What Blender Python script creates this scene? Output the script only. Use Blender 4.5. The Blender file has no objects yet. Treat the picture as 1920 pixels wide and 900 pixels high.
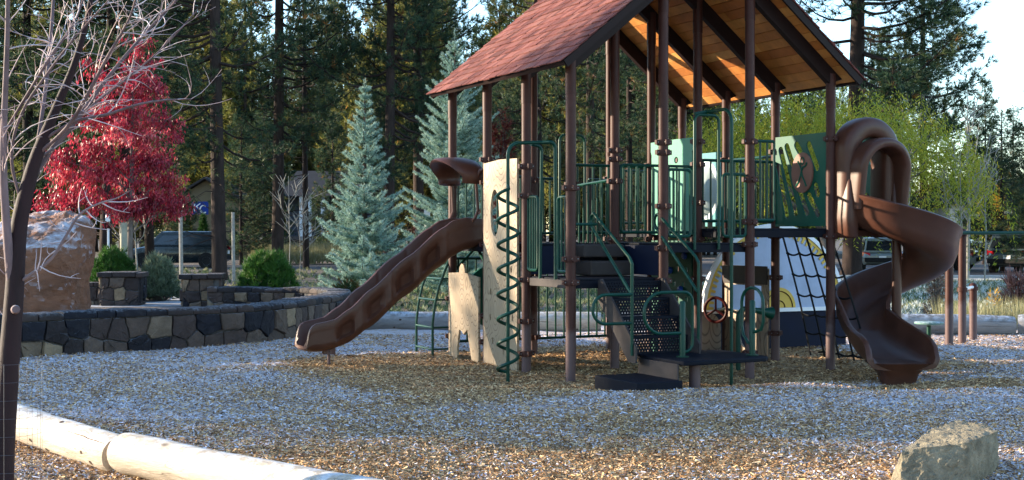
import bpy, math, random
import numpy as np
from mathutils import Vector, Matrix, noise
from mathutils.geometry import tessellate_polygon
R = math.radians
SC = bpy.context.scene
COL = SC.collection

# ------------------------------------------------------------------ camera, sky, sun, exposure
FPX, HZ, EYE = 2476.0, 440.0, 1.68            # focal length in photo pixels, horizon row, eye height
cam_data = bpy.data.cameras.new('camera')
cam_data.lens = FPX / 1920 * 36.0
cam_data.sensor_width = 36.0
cam_data.clip_start = 0.1
cam_data.clip_end = 5000
cam = bpy.data.objects.new('camera', cam_data)
cam.location = (0, 0, EYE)
cam.rotation_euler = (R(90 - 0.2314), 0, 0)
COL.objects.link(cam)
SC.camera = cam

SUN_EL = R(12.0)
SUN_AZ_DIR = Vector((-0.97, 0.243, 0)).normalized()      # horizontal direction towards the sun
world = bpy.data.worlds.new('World')
SC.world = world
world.use_nodes = True
wn = world.node_tree
bg = wn.nodes['Background']
sky = wn.nodes.new('ShaderNodeTexSky')
sky.sky_type = 'NISHITA'
sky.sun_disc = False
sky.sun_elevation = SUN_EL
sky.sun_rotation = math.atan2(SUN_AZ_DIR.x, SUN_AZ_DIR.y)
sky.air_density = 1.0
sky.dust_density = 0.15
sky.ozone_density = 2.5
wn.links.new(sky.outputs[0], bg.inputs[0])
bg.inputs[1].default_value = 0.15
sun_data = bpy.data.lights.new('sun', 'SUN')
sun_data.energy = 4.2
sun_data.angle = R(0.5)
sun_data.color = (1.0, 0.84, 0.62)
sun = bpy.data.objects.new('sun', sun_data)
sd = Vector((SUN_AZ_DIR.x * math.cos(SUN_EL), SUN_AZ_DIR.y * math.cos(SUN_EL), math.sin(SUN_EL)))
sun.rotation_euler = (-sd).to_track_quat('-Z', 'Y').to_euler()
sun.location = (-30, 20, 30)
COL.objects.link(sun)
SC.view_settings.view_transform = 'Standard'
SC.view_settings.look = 'None'
SC.view_settings.gamma = 1
SC.view_settings.use_curve_mapping = False
SC.view_settings.exposure = 2.1
SC.cycles.max_bounces = 6
SC.cycles.diffuse_bounces = 3
SC.cycles.transparent_max_bounces = 8

# ------------------------------------------------------------------ helpers
def P(x, y, d):
    return Vector(((x - 960) / FPX * d, d, EYE + (HZ - y) / FPX * d))

U = Vector((0.4368, -0.8995, 0)); V = Vector((0.8995, 0.4368, 0)); Z = Vector((0, 0, 1))
O = Vector((0.675, 15.2, 0))
LA, LB = 1.143, 1.256
def G(a, b, z=0.0):
    return O + U * a + V * b + Z * z
def post_xy(i, j):
    return (-LA * i, LB * j)
def to_ab(X, Y):
    dx, dy = X - O.x, Y - O.y
    return dx * U.x + dy * U.y, dx * V.x + dy * V.y

def tag(o, label=None, cat=None, group=None, kind=None):
    if label: o['label'] = label
    if cat: o['category'] = cat
    if group: o['group'] = group
    if kind: o['kind'] = kind
    return o
def empty(name, loc=(0, 0, 0), rz=0.0, parent=None):
    o = bpy.data.objects.new(name, None)
    o.empty_display_size = 0.2
    COL.objects.link(o)
    o.location = loc
    o.rotation_euler = (0, 0, rz)
    if parent: o.parent = parent
    return o
def thing(name, label, cat, loc=(0, 0, 0), rz=0.0, group=None):
    return tag(empty(name, loc, rz), label, cat, group)
def link_mesh(name, me, mat, parent=None):
    o = bpy.data.objects.new(name, me)
    COL.objects.link(o)
    if mat and not me.materials: me.materials.append(mat)
    if parent: o.parent = parent
    return o
def copy_tree(o, parent=None):
    c = o.copy()
    COL.objects.link(c)
    c.parent = parent
    for ch in [x for x in SC.objects if x.parent == o]:
        copy_tree(ch, c)
    return c

class MB:
    def __init__(s):
        s.v = []; s.f = []; s.t = []
    def add(s, vs, fs, t=0.5):
        n = len(s.v)
        s.v.extend([tuple(p) for p in vs])
        s.f.extend([tuple(i + n for i in f) for f in fs])
        s.t.extend([t] * len(fs))
        return s
    def hexa(s, p, t=0.5):        # 8 points: bottom ring 0-3, top ring 4-7
        return s.add(p, [(3, 2, 1, 0), (4, 5, 6, 7), (0, 1, 5, 4), (1, 2, 6, 5), (2, 3, 7, 6), (3, 0, 4, 7)], t)
    def box(s, c, h, ax=Vector((1, 0, 0)), ay=Vector((0, 1, 0)), az=Z, t=0.5):
        c = Vector(c)
        q = [c + ax * (h[0] * i) + ay * (h[1] * j) + az * (h[2] * k) for k in (-1, 1) for i, j in ((-1, -1), (1, -1), (1, 1), (-1, 1))]
        return s.hexa(q, t)
    def gbox(s, a0, a1, b0, b1, z0, z1, t=0.5):
        q = [G(a, b, z) for z in (z0, z1) for a, b in ((a0, b0), (a1, b0), (a1, b1), (a0, b1))]
        return s.hexa(q, t)
    def tube(s, pts, r, n=8, closed=False, t=0.5, cap=True, flat=None):
        pts = [Vector(p) for p in pts]
        m = len(pts)
        rs = r if isinstance(r, (list, tuple)) else [r] * m
        rings = []
        up = None
        for i in range(m):
            if closed: tan = pts[(i + 1) % m] - pts[i - 1]
            else: tan = pts[min(i + 1, m - 1)] - pts[max(i - 1, 0)]
            if tan.length < 1e-9: tan = Vector((0, 0, 1))
            tan.normalize()
            if up is None:
                up = Vector((0, 0, 1)) if abs(tan.z) < 0.9 else Vector((1, 0, 0))
            up = up - tan * up.dot(tan)
            if up.length < 1e-6: up = tan.orthogonal()
            up.normalize()
            sx = tan.cross(up)
            f1, f2 = flat if flat else (1, 1)
            rings.append([pts[i] + (sx * math.cos(2 * math.pi * k / n) * f1 + up * math.sin(2 * math.pi * k / n) * f2) * rs[i] for k in range(n)])
        vs = [p for rg in rings for p in rg]
        fs = []
        mm = m if closed else m - 1
        for i in range(mm):
            for k in range(n):
                a = i * n + k; b = i * n + (k + 1) % n
                c = ((i + 1) % m) * n + (k + 1) % n; d = ((i + 1) % m) * n + k
                fs.append((a, b, c, d))
        if cap and not closed:
            fs.append(tuple(range(n - 1, -1, -1)))
            fs.append(tuple((m - 1) * n + k for k in range(n)))
        return s.add(vs, fs, t)
    def sweep(s, rings, closed_profile=True, cap=True, t=0.5):
        n = len(rings[0]); m = len(rings)
        vs = [p for rg in rings for p in rg]
        fs = []
        for i in range(m - 1):
            for k in range(n if closed_profile else n - 1):
                fs.append((i * n + k, i * n + (k + 1) % n, (i + 1) * n + (k + 1) % n, (i + 1) * n + k))
        if cap and closed_profile:
            fs.append(tuple(range(n - 1, -1, -1)))
            fs.append(tuple((m - 1) * n + k for k in range(n)))
        return s.add(vs, fs, t)
    def plate(s, outer, holes, org, ex, ey, nrm, th, t=0.5):
        """flat plate of thickness th along nrm with holes; 2-D loops in (ex, ey)"""
        org = Vector(org)
        loops = [outer] + list(holes)
        tris = tessellate_polygon([[Vector((p[0], p[1], 0)) for p in lp] for lp in loops])
        flat = [p for lp in loops for p in lp]
        n = len(flat)
        front = [org + ex * p[0] + ey * p[1] + nrm * (th / 2) for p in flat]
        back = [org + ex * p[0] + ey * p[1] - nrm * (th / 2) for p in flat]
        fs = [tuple(q) for q in tris] + [tuple(i + n for i in reversed(q)) for q in tris]
        st = 0
        for lp in loops:
            m = len(lp)
            for i in range(m):
                a = st + i; b = st + (i + 1) % m
                fs.append((a, b, b + n, a + n))
            st += m
        return s.add(front + back, fs, t)
    def lathe(s, prof, c, axis=Z, n=20, t=0.5):
        c = Vector(c); axis = axis.normalized(); x = axis.orthogonal().normalized(); y = axis.cross(x)
        rings = [[c + axis * h + (x * math.cos(2 * math.pi * k / n) + y * math.sin(2 * math.pi * k / n)) * max(r, 1e-4) for k in range(n)] for r, h in prof]
        return s.sweep(rings, True, True, t)
    def mesh(s, name, smooth=None, attr=True):
        me = bpy.data.meshes.new(name)
        me.from_pydata(s.v, [], s.f)
        if attr:
            at = me.attributes.new('tint', 'FLOAT', 'FACE')
            at.data.foreach_set('value', np.array(s.t, dtype=np.float32))
        if smooth is not None:
            me.polygons.foreach_set('use_smooth', [True] * len(me.polygons))
            me.set_sharp_from_angle(angle=R(smooth))
        me.update()
        return me
    def build(s, name, mat, parent=None, smooth=None, bevel=0.0, fixn=True):
        me = s.mesh(name, smooth)
        if fixn:
            import bmesh
            bm = bmesh.new(); bm.from_mesh(me)
            bmesh.ops.recalc_face_normals(bm, faces=bm.faces)
            bm.to_mesh(me); bm.free()
            if smooth is not None: me.set_sharp_from_angle(angle=R(smooth))
        o = link_mesh(name, me, mat, parent)
        if bevel:
            md = o.modifiers.new('bevel', 'BEVEL'); md.width = bevel; md.segments = 2; md.limit_method = 'ANGLE'; md.angle_limit = R(40)
        return o

def np_mesh(name, verts, k, tint):
    """verts (N*k,3): N separate k-gons; tint (N,)"""
    n = len(verts) // k
    me = bpy.data.meshes.new(name)
    me.vertices.add(n * k); me.loops.add(n * k); me.polygons.add(n)
    me.vertices.foreach_set('co', np.ascontiguousarray(verts, dtype=np.float32).ravel())
    me.loops.foreach_set('vertex_index', np.arange(n * k, dtype=np.int32))
    me.polygons.foreach_set('loop_start', np.arange(0, n * k, k, dtype=np.int32))
    me.update(calc_edges=True)
    at = me.attributes.new('tint', 'FLOAT', 'FACE')
    at.data.foreach_set('value', np.asarray(tint, dtype=np.float32))
    me.update()
    return me
def nrm(a):
    return a / np.maximum(np.linalg.norm(a, axis=-1, keepdims=True), 1e-9)
def blades(rs, cen, dirs, n, length, width, spread, base=0.0, jit=0.25):
    """n triangular blades per centre, leaning about dirs"""
    m = len(cen)
    c = np.repeat(cen, n, 0); d = np.repeat(dirs, n, 0)
    d = nrm(d + rs.normal(size=c.shape) * spread)
    L = length * (1 + rs.uniform(-jit, jit, (m * n, 1)))
    s = nrm(np.cross(d, rs.normal(size=c.shape))) * width / 2
    b = c + d * base * L
    return np.stack([b - s, b + s, b + d * L], 1).reshape(-1, 3)
def diamonds(rs, cen, dirs, length, width, spread, jit=0.3):
    m = len(cen)
    d = nrm(dirs + rs.normal(size=cen.shape) * spread)
    L = length * (1 + rs.uniform(-jit, jit, (m, 1)))
    s = nrm(np.cross(d, rs.normal(size=cen.shape))) * width / 2
    return np.stack([cen, cen + d * L * .45 - s, cen + d * L, cen + d * L * .45 + s], 1).reshape(-1, 3)

# ------------------------------------------------------------------ materials
def ramp(nt, stops):
    n = nt.nodes.new('ShaderNodeValToRGB')
    el = n.color_ramp.elements
    while len(el) < len(stops): el.new(0.5)
    for e, (p, c) in zip(el, stops):
        e.position = p; e.color = (*c, 1)
    return n
def mixrgb(nt, a, b, fac, blend='MIX'):
    m = nt.nodes.new('ShaderNodeMix'); m.data_type = 'RGBA'; m.blend_type = blend
    for sock, val in ((0, fac), (6, a), (7, b)):
        if isinstance(val, (int, float)): m.inputs[sock].default_value = val
        elif isinstance(val, tuple): m.inputs[sock].default_value = (*val, 1)
        else: nt.links.new(val, m.inputs[sock])
    return m.outputs[2]
def math_(nt, op, a, b=0.0, c=None):
    m = nt.nodes.new('ShaderNodeMath'); m.operation = op
    for k, val in enumerate((a, b, c)):
        if val is None: continue
        if isinstance(val, (int, float)): m.inputs[k].default_value = val
        else: nt.links.new(val, m.inputs[k])
    return m.outputs[0]
def noise_(nt, scale, detail=4, rough=0.6, stretch=None, coord='Object', w=0):
    tc = nt.nodes.new('ShaderNodeTexCoord')
    n = nt.nodes.new('ShaderNodeTexNoise')
    n.inputs['Scale'].default_value = scale; n.inputs['Detail'].default_value = detail; n.inputs['Roughness'].default_value = rough
    src = tc.outputs[coord]
    if stretch or w:
        mp = nt.nodes.new('ShaderNodeMapping')
        if stretch: mp.inputs['Scale'].default_value = stretch
        mp.inputs['Location'].default_value = (w, w * 1.3, w * .7)
        nt.links.new(src, mp.inputs[0]); src = mp.outputs[0]
    nt.links.new(src, n.inputs['Vector'])
    return n.outputs[0]
def base_mat(name):
    m = bpy.data.materials.new(name); m.use_nodes = True
    nt = m.node_tree
    return m, nt, nt.nodes['Principled BSDF']
def bump_(nt, bs, height, strength=0.4, dist=0.01):
    b = nt.nodes.new('ShaderNodeBump'); b.inputs['Strength'].default_value = strength; b.inputs['Distance'].default_value = dist
    nt.links.new(height, b.inputs['Height']); nt.links.new(b.outputs[0], bs.inputs['Normal'])
def frost_fac(nt, amount, scale=25, lo=0.45, hi=0.7):
    g = nt.nodes.new('ShaderNodeNewGeometry')
    sx = nt.nodes.new('ShaderNodeSeparateXYZ'); nt.links.new(g.outputs['Normal'], sx.inputs[0])
    up = nt.nodes.new('ShaderNodeMapRange'); up.inputs[1].default_value = 0.35; up.inputs[2].default_value = 0.9
    nt.links.new(sx.outputs[2], up.inputs[0])
    nz = noise_(nt, scale, 5, 0.7)
    mr = nt.nodes.new('ShaderNodeMapRange'); mr.inputs[1].default_value = lo; mr.inputs[2].default_value = hi
    nt.links.new(nz, mr.inputs[0])
    f = math_(nt, 'MULTIPLY', up.outputs[0], mr.outputs[0])
    return math_(nt, 'MULTIPLY', f, amount)
def M(name, col, rough=0.5, var=0.18, scale=6, bump=0.0, bscale=60, metal=0.0, stretch=None, frost=0.0, tints=None, dirt=None, coat=0.0, spec=0.22, bdist=0.01, fscale=25):
    m, nt, bs = base_mat(name)
    nz = noise_(nt, scale, 5, 0.65, stretch)
    if tints:
        at = nt.nodes.new('ShaderNodeAttribute'); at.attribute_name = 'tint'
        rp = ramp(nt, tints); nt.links.new(at.outputs['Fac'], rp.inputs[0])
        c0 = rp.outputs[0]
        k = nt.nodes.new('ShaderNodeMapRange'); k.inputs[1].default_value = .3; k.inputs[2].default_value = .7; k.inputs[3].default_value = 1 - var; k.inputs[4].default_value = 1 + var
        nt.links.new(nz, k.inputs[0])
        vm = nt.nodes.new('ShaderNodeVectorMath'); vm.operation = 'SCALE'
        nt.links.new(c0, vm.inputs[0]); nt.links.new(k.outputs[0], vm.inputs['Scale'])
        c = vm.outputs[0]
    else:
        rp = ramp(nt, [(0.3, tuple(x * (1 - var) for x in col)), (0.7, tuple(min(1, x * (1 + var)) for x in col))])
        nt.links.new(nz, rp.inputs[0]); c = rp.outputs[0]
    if dirt:
        dn = noise_(nt, dirt[1], 6, 0.75, None, 'Object', 3.1)
        mr = nt.nodes.new('ShaderNodeMapRange'); mr.inputs[1].default_value = .5; mr.inputs[2].default_value = .75; mr.inputs[4].default_value = dirt[2]
        nt.links.new(dn, mr.inputs[0])
        c = mixrgb(nt, c, dirt[0], mr.outputs[0])
    if frost:
        c = mixrgb(nt, c, (0.72, 0.76, 0.84), frost_fac(nt, frost, fscale))
    nt.links.new(c, bs.inputs['Base Color'])
    bs.inputs['Roughness'].default_value = rough
    bs.inputs['Metallic'].default_value = metal
    bs.inputs['Coat Weight'].default_value = coat
    bs.inputs['Specular IOR Level'].default_value = spec
    rv = nt.nodes.new('ShaderNodeMapRange'); rv.inputs[3].default_value = max(0.05, rough - .1); rv.inputs[4].default_value = min(1, rough + .12)
    nt.links.new(nz, rv.inputs[0]); nt.links.new(rv.outputs[0], bs.inputs['Roughness'])
    if bump:
        bump_(nt, bs, noise_(nt, bscale, 5, 0.65, stretch), bump, bdist)
    return m
def leaf_mat(name, stops, trans=0.35, rough=0.6, spec=0.25):
    m, nt, bs = base_mat(name)
    at = nt.nodes.new('ShaderNodeAttribute'); at.attribute_name = 'tint'
    rp = ramp(nt, stops); nt.links.new(at.outputs['Fac'], rp.inputs[0])
    nt.links.new(rp.outputs[0], bs.inputs['Base Color'])
    bs.inputs['Roughness'].default_value = rough
    bs.inputs['Specular IOR Level'].default_value = spec
    if trans:
        tr = nt.nodes.new('ShaderNodeBsdfTranslucent'); nt.links.new(rp.outputs[0], tr.inputs[0])
        mx = nt.nodes.new('ShaderNodeMixShader'); mx.inputs[0].default_value = trans
        nt.links.new(bs.outputs[0], mx.inputs[1]); nt.links.new(tr.outputs[0], mx.inputs[2])
        nt.links.new(mx.outputs[0], nt.nodes['Material Output'].inputs[0])
    return m
def ring_mat(name, col, line, scale=2.6, k=70, stretch=(1, 1, 0.5)):
    """routed wood-grain rings on a plastic board"""
    m, nt, bs = base_mat(name)
    tc = nt.nodes.new('ShaderNodeTexCoord'); mp = nt.nodes.new('ShaderNodeMapping'); mp.inputs['Scale'].default_value = stretch
    nt.links.new(tc.outputs['Object'], mp.inputs[0])
    vo = nt.nodes.new('ShaderNodeTexVoronoi'); vo.inputs['Scale'].default_value = scale; vo.inputs['Randomness'].default_value = .7
    nt.links.new(mp.outputs[0], vo.inputs['Vector'])
    nz = noise_(nt, 3.0, 2, .5)
    dd = math_(nt, 'ADD', vo.outputs['Distance'], math_(nt, 'MULTIPLY', nz, 0.04))
    sn = math_(nt, 'SINE', math_(nt, 'MULTIPLY', dd, k))
    mr = nt.nodes.new('ShaderNodeMapRange'); mr.inputs[1].default_value = .55; mr.inputs[2].default_value = .95
    nt.links.new(sn, mr.inputs[0])
    rp = ramp(nt, [(.3, tuple(x * .9 for x in col)), (.7, tuple(x * 1.06 for x in col))]); nt.links.new(noise_(nt, 2.2, 5, .6), rp.inputs[0])
    c = mixrgb(nt, rp.outputs[0], line, mr.outputs[0])
    nt.links.new(c, bs.inputs['Base Color']); bs.inputs['Roughness'].default_value = .6
    bump_(nt, bs, math_(nt, 'MULTIPLY', mr.outputs[0], -1.0), .5, .004)
    return m

MT = {}
MT['post'] = M('brown powder coated steel', (0.050, 0.0185, 0.0145), .5, .2, 3, .25, 180, dirt=((.10, .048, .04), 4, .35), spec=.16, bdist=.002)
def dusty_feet(m):
    nt = m.node_tree; bs = nt.nodes['Principled BSDF']
    src = bs.inputs['Base Color'].links[0].from_socket
    tc = nt.nodes.new('ShaderNodeTexCoord'); sx = nt.nodes.new('ShaderNodeSeparateXYZ'); nt.links.new(tc.outputs['Object'], sx.inputs[0])
    nz = noise_(nt, 5, 3, .6)
    zz = math_(nt, 'ADD', sx.outputs[2], math_(nt, 'MULTIPLY', nz, -.35))
    mr = nt.nodes.new('ShaderNodeMapRange'); mr.inputs[1].default_value = .46; mr.inputs[2].default_value = .36; mr.inputs[3].default_value = 0; mr.inputs[4].default_value = .55
    nt.links.new(zz, mr.inputs[0])
    nt.links.new(mixrgb(nt, src, (.15, .105, .105), mr.outputs[0]), bs.inputs['Base Color'])
dusty_feet(MT['post'])
MT['clamp'] = M('brown clamp', (0.048, 0.017, 0.013), .5, .15, 12, spec=.15)
MT['green'] = M('green coated steel', (0.002, 0.036, 0.023), .36, .2, 5, .1, 150, dirt=((.006, .055, .04), 9, .3), spec=.22, bdist=.001)
MT['greenpanel'] = M('green plastic panel', (0.005, 0.072, 0.045), .5, .1, 2, .1, 90, bdist=.001, dirt=((.02, .11, .075), 5, .3))
MT['mint'] = M('pale green plastic panel', (0.052, 0.215, 0.155), .5, .08, 2, .1, 90, bdist=.001, dirt=((.085, .26, .20), 5, .3))
MT['tealpanel'] = M('blue green plastic panel', (0.025, 0.17, 0.19), .5, .1, 2)
MT['slide'] = M('brown moulded plastic', (0.066, 0.025, 0.0155), .38, .16, 2.5, .3, 110, bdist=.002, dirt=((.115, .05, .034), 2.2, .4), spec=.24)
MT['deck'] = M('dark vinyl coated steel', (0.006, 0.007, 0.012), .6, .2, 6, .35, 90, bdist=.003, dirt=((.016, .014, .016), 7, .4), spec=.08)
MT['deckmetal'] = M('dull grey plastic face', (0.042, 0.034, 0.033), .55, .25, 5, spec=.12)
MT['beige'] = ring_mat('beige wood grain board', (0.33, 0.24, 0.15), (0.205, 0.138, 0.078), 4.0, 46)
MT['tanboard'] = ring_mat('tan wood grain board', (0.24, 0.175, 0.12), (0.11, 0.075, 0.05), 3.2, 46)
MT['darkwood'] = M('dark brown board', (0.022, 0.014, 0.012), .6, .2, 5)
MT['shingle'] = M('red asphalt shingle', (0.25, .10, .09), .9, .3, 60, .4, 120, tints=[(0, (.080, .023, .020)), (.5, (.135, .040, .033)), (1, (.195, .070, .057))], dirt=((.17, .10, .075), 2.0, .35))
MT['shingleedge'] = M('shingle edge', (0.30, .24, .20), .9, .2, 20)
MT['soffit'] = M('stained board', (0.42, 0.17, 0.05), .55, .3, 2.2, .3, 30, stretch=None, tints=[(0, (.36, .115, .028)), (.5, (.52, .20, .05)), (1, (.64, .31, .09))], dirt=((.22, .07, .018), 6, .3))
MT['beam'] = M('dark brown beam', (0.016, 0.008, 0.007), .55, .2, 4, spec=.12)
MT['bubble'] = M('clear plastic dome', (0.50, 0.60, 0.62), .18, .08, 3, coat=.5)
MT['disk'] = M('brown disk', (0.20, .09, .065), .5, .12, 8)
MT['white'] = M('weathered white board', (0.36, .42, .56), .5, .12, 2, .1, 30, dirt=((.25, .29, .40), 3, .5))
MT['whiterim'] = M('white rim', (0.75, .76, .78), .45, .05, 4)
MT['yellow'] = M('yellow plastic', (0.62, .40, .07), .5, .1, 4)
MT['navy'] = M('dark blue board', (0.004, .007, .022), .6, .2, 3, spec=.12)
MT['red'] = M('red plastic', (0.04, .004, .004), .5, .1, 5, spec=.1)
MT['blue'] = M('blue hand hold', (0.02, .07, .35), .4, .1, 8)
MT['rope'] = M('black rope', (0.012, .012, .014), .8, .3, 40)
MT['steel'] = M('bolt steel', (0.16, .15, .15), .4, .05, 10, metal=.5)
MT['log'] = None
MT['bark'] = M('pine bark', (0.045, .028, .022), .95, .5, 5, .9, 9, stretch=(1, 1, .25), bdist=.04, tints=[(0, (.013, .009, .009)), (.5, (.022, .015, .014)), (1, (.045, .03, .024))])
MT['greybark'] = M('grey bark', (0.13, .11, .10), .9, .3, 12, .5, 30, stretch=(1, 1, .3))
MT['birch'] = M('pale bark', (0.26, .245, .22), .8, .2, 8, .3, 30, stretch=(1, 1, 2.5), dirt=((.07, .06, .055), 9, .6))
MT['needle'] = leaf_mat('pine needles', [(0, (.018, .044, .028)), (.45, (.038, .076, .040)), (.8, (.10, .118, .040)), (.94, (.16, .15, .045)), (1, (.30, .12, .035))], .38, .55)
MT['needle_sunlit'] = leaf_mat('sun tinted pine needles', [(0, (.06, .08, .025)), (.5, (.15, .155, .038)), (.9, (.25, .215, .055)), (1, (.30, .14, .05))], .5, .55)  # lighter copy of the needles, golden sunlight put into the colour
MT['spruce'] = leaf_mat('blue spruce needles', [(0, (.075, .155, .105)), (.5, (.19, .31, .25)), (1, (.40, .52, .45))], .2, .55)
MT['redleaf'] = leaf_mat('red leaves', [(0, (.09, .005, .014)), (.45, (.31, .014, .036)), (.8, (.54, .06, .085)), (1, (.74, .30, .26))], .4, .42, .5)
MT['willow'] = leaf_mat('willow leaves', [(0, (.11, .16, .02)), (.45, (.26, .295, .028)), (.8, (.42, .38, .038)), (1, (.60, .44, .05))], .4, .5)
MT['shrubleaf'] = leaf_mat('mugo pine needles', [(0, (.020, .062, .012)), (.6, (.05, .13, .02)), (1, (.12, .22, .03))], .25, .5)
MT['sage'] = leaf_mat('grey green shrub leaves', [(0, (.07, .10, .055)), (.6, (.16, .20, .12)), (1, (.28, .30, .20))], .25, .6)
MT['grassblade'] = leaf_mat('frosted grass', [(0, (.035, .075, .03)), (.4, (.08, .13, .06)), (.7, (.30, .27, .13)), (1, (.60, .66, .68))], .2, .7)
MT['goldleaf'] = leaf_mat('gold leaves', [(0, (.35, .17, .01)), (1, (.62, .38, .03))], .4, .5)
MT['wine'] = leaf_mat('dark red leaves', [(0, (.05, .012, .010)), (1, (.17, .035, .025))], .3, .5)
MT['twig'] = M('frosty red twig', (0.20, .10, .09), .6, .3, 10, tints=[(0, (.16, .08, .08)), (.5, (.36, .27, .28)), (1, (.62, .56, .60))], frost=.95, fscale=14)
MT['stone'] = M('field stone', (0.10, .07, .06), .75, .3, 5, .8, 14, tints=[(0, (.008, .009, .015)), (.35, (.024, .018, .018)), (.65, (.062, .042, .036)), (.9, (.11, .078, .058)), (1, (.25, .18, .11))], frost=.3, bdist=.03, dirt=((.08, .072, .072), 7, .25))
MT['mortar'] = M('mortar', (0.085, .078, .075), .95, .2, 14, .6, 50)
MT['concrete'] = M('concrete path', (0.30, .29, .29), .9, .15, 3, .3, 60, frost=.5, fscale=6)
MT['asphalt'] = M('asphalt', (0.050, .050, .054), .9, .25, 4, .3, 50)
MT['kerb'] = M('kerb concrete', (0.34, .34, .34), .9, .12, 3, frost=.5)
MT['soil'] = M('forest floor', (0.085, .058, .038), .98, .45, 1.3, .8, 12, frost=.25, bdist=.05, dirt=((.14, .11, .05), .8, .6))
MT['bed'] = M('dark bark bed', (0.02, .014, .012), .98, .4, 20, .8, 40, frost=.3, fscale=50)
MT['glass'] = M('car glass', (0.012, .015, .018), .06, .1, 3, spec=.8)
MT['tyre'] = M('tyre', (0.014, .014, .015), .85, .1, 6)
MT['rim'] = M('wheel rim', (0.45, .46, .48), .3, .1, 6, metal=.7)
MT['taillight'] = M('red lens', (0.45, .01, .015), .15, .05, 5, coat=.6)
MT['housewall'] = M('tan siding', (0.17, .13, .075), .8, .08, 1.5, .2, 20)
MT['houseroof'] = M('grey roof', (0.04, .036, .036), .9, .2, 3)
MT['greywall'] = M('blue grey siding', (0.065, .075, .095), .8, .1, 2)
MT['banner'] = M('blue banner', (0.015, .045, .24), .7, .1, 3)
MT['letter'] = M('white lettering', (0.75, .76, .78), .7, .03, 3)
MT['fencewood'] = M('fence wood', (0.10, .085, .075), .9, .25, 5)
MT['whitepaint'] = M('white painted metal', (0.70, .70, .70), .5, .06, 4)
MT['orange'] = M('orange cushion', (0.50, .12, .02), .7, .1, 4)  # flat orange standing in for the glow of a lit window
MT['wire'] = M('galvanised wire', (0.12, .125, .14), .4, .1, 8, metal=.6)
def paint(name, col):
    return M(name, col, .22, .05, 2, coat=.35, spec=.4, dirt=((.2, .19, .18), 3, .12))

# ------------------------------------------------------------------ ground
def gz(X, Y):
    a, b = to_ab(X, Y)
    z = 0.018 * math.sin(X * 1.3 + .5) * math.cos(Y * .9) + 0.010 * math.sin(X * 2.7 - Y * 2.1)
    z -= 0.10 * math.exp(-((b - 2.3) / 2.4) ** 2 - ((a - .45) / .8) ** 2)
    z -= 0.10 * math.exp(-(((X - 4.6) / .8) ** 2 + ((Y - 15.1) / .75) ** 2))
    z -= 0.05 * math.exp(-(((X - .0) / .5) ** 2 + ((Y - 15.3) / .5) ** 2))
    z -= 0.04 * math.exp(-((b - 3.0) / 1.5) ** 2 - ((a + .8) / .9) ** 2)
    z += 0.045 * math.exp(-((Y - 13.55 - .05 * X) / .45) ** 2) * math.exp(-((X - 2.5) / 4.0) ** 2)
    z += 0.022 * noise.noise((X * 1.6, Y * 1.6, 0)) + 0.008 * noise.noise((X * 6, Y * 6, 3))
    return z
def sm(e0, e1, x):
    t = max(0.0, min(1.0, (x - e0) / (e1 - e0)))
    return t * t * (3 - 2 * t)
def frostiness(X, Y):
    a, b = to_ab(X, Y)
    w = .35 * noise.noise((X * .9, Y * .9, 7)) + .2 * noise.noise((X * 2.5, Y * 2.5, 9))
    inside = sm(-4.4, -3.6, a + w) * (1 - sm(.75, 1.35, a + w + .12 * (b - 2))) * sm(-3.0, -2.0, b + w * 1.5) * (1 - sm(5.0, 6.2, b + w))
    pit = math.exp(-(((X - 4.9) / 1.1) ** 2 + ((Y - 15.0) / .7) ** 2))
    f = 1 - max(inside, sm(.35, .6, pit))
    patch = noise.noise((X * .55 + 3, Y * .8, 1.7)) * .5 + noise.noise((X * 1.7, Y * 2.1, 4)) * .35
    near = 1 - sm(9.5, 13.0, Y)                       # the strip by the log gets morning sun and has half thawed
    left = sm(.5, 3.2, X)
    f *= .80 + patch * .7 - near * (.36 - .22 * left) - .22 * sm(-3.5, -1, X) * (1 - sm(1.5, 3, X)) * (1 - sm(13.2, 14.5, Y))
    return max(0.0, min(1.0, f))

def mulch_material():
    m, nt, bs = base_mat('wood chip mulch')
    n1 = noise_(nt, 22, 6, .75, (1, 1.0, 1))
    n2 = noise_(nt, 70, 4, .7, (.5, 1.4, 1), 'Object', 5)
    mix = math_(nt, 'ADD', math_(nt, 'MULTIPLY', n1, .45), math_(nt, 'MULTIPLY', n2, .55))
    rp = ramp(nt, [(.34, (.17, .10, .052)), (.46, (.36, .215, .10)), (.56, (.52, .335, .165)), (.68, (.64, .46, .26))])
    nt.links.new(mix, rp.inputs[0])
    at = nt.nodes.new('ShaderNodeAttribute'); at.attribute_name = 'frost'
    fn = noise_(nt, 30, 5, .8, (.7, 1.3, 1), 'Object', 11)
    ff = nt.nodes.new('ShaderNodeMapRange'); ff.inputs[1].default_value = .42; ff.inputs[2].default_value = .62
    nt.links.new(math_(nt, 'ADD', fn, math_(nt, 'MULTIPLY', math_(nt, 'SUBTRACT', at.outputs['Fac'], .62), .36)), ff.inputs[0])
    fac = math_(nt, 'MULTIPLY', ff.outputs[0], math_(nt, 'MINIMUM', math_(nt, 'MULTIPLY', at.outputs['Fac'], 1.3), .85))
    c = mixrgb(nt, rp.outputs[0], (.70, .69, .78), fac)
    nt.links.new(c, bs.inputs['Base Color'])
    bs.inputs['Roughness'].default_value = .95
    bump_(nt, bs, mix, .9, .05)
    return m
MT['mulch'] = mulch_material()
CHIP_STOPS = [(0, (.10, .055, .03)), (.15, (.27, .145, .065)), (.33, (.50, .29, .13)), (.50, (.66, .43, .215)), (.62, (.74, .53, .31)), (.66, (.50, .45, .45)), (1, (.66, .65, .73))]
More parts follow.
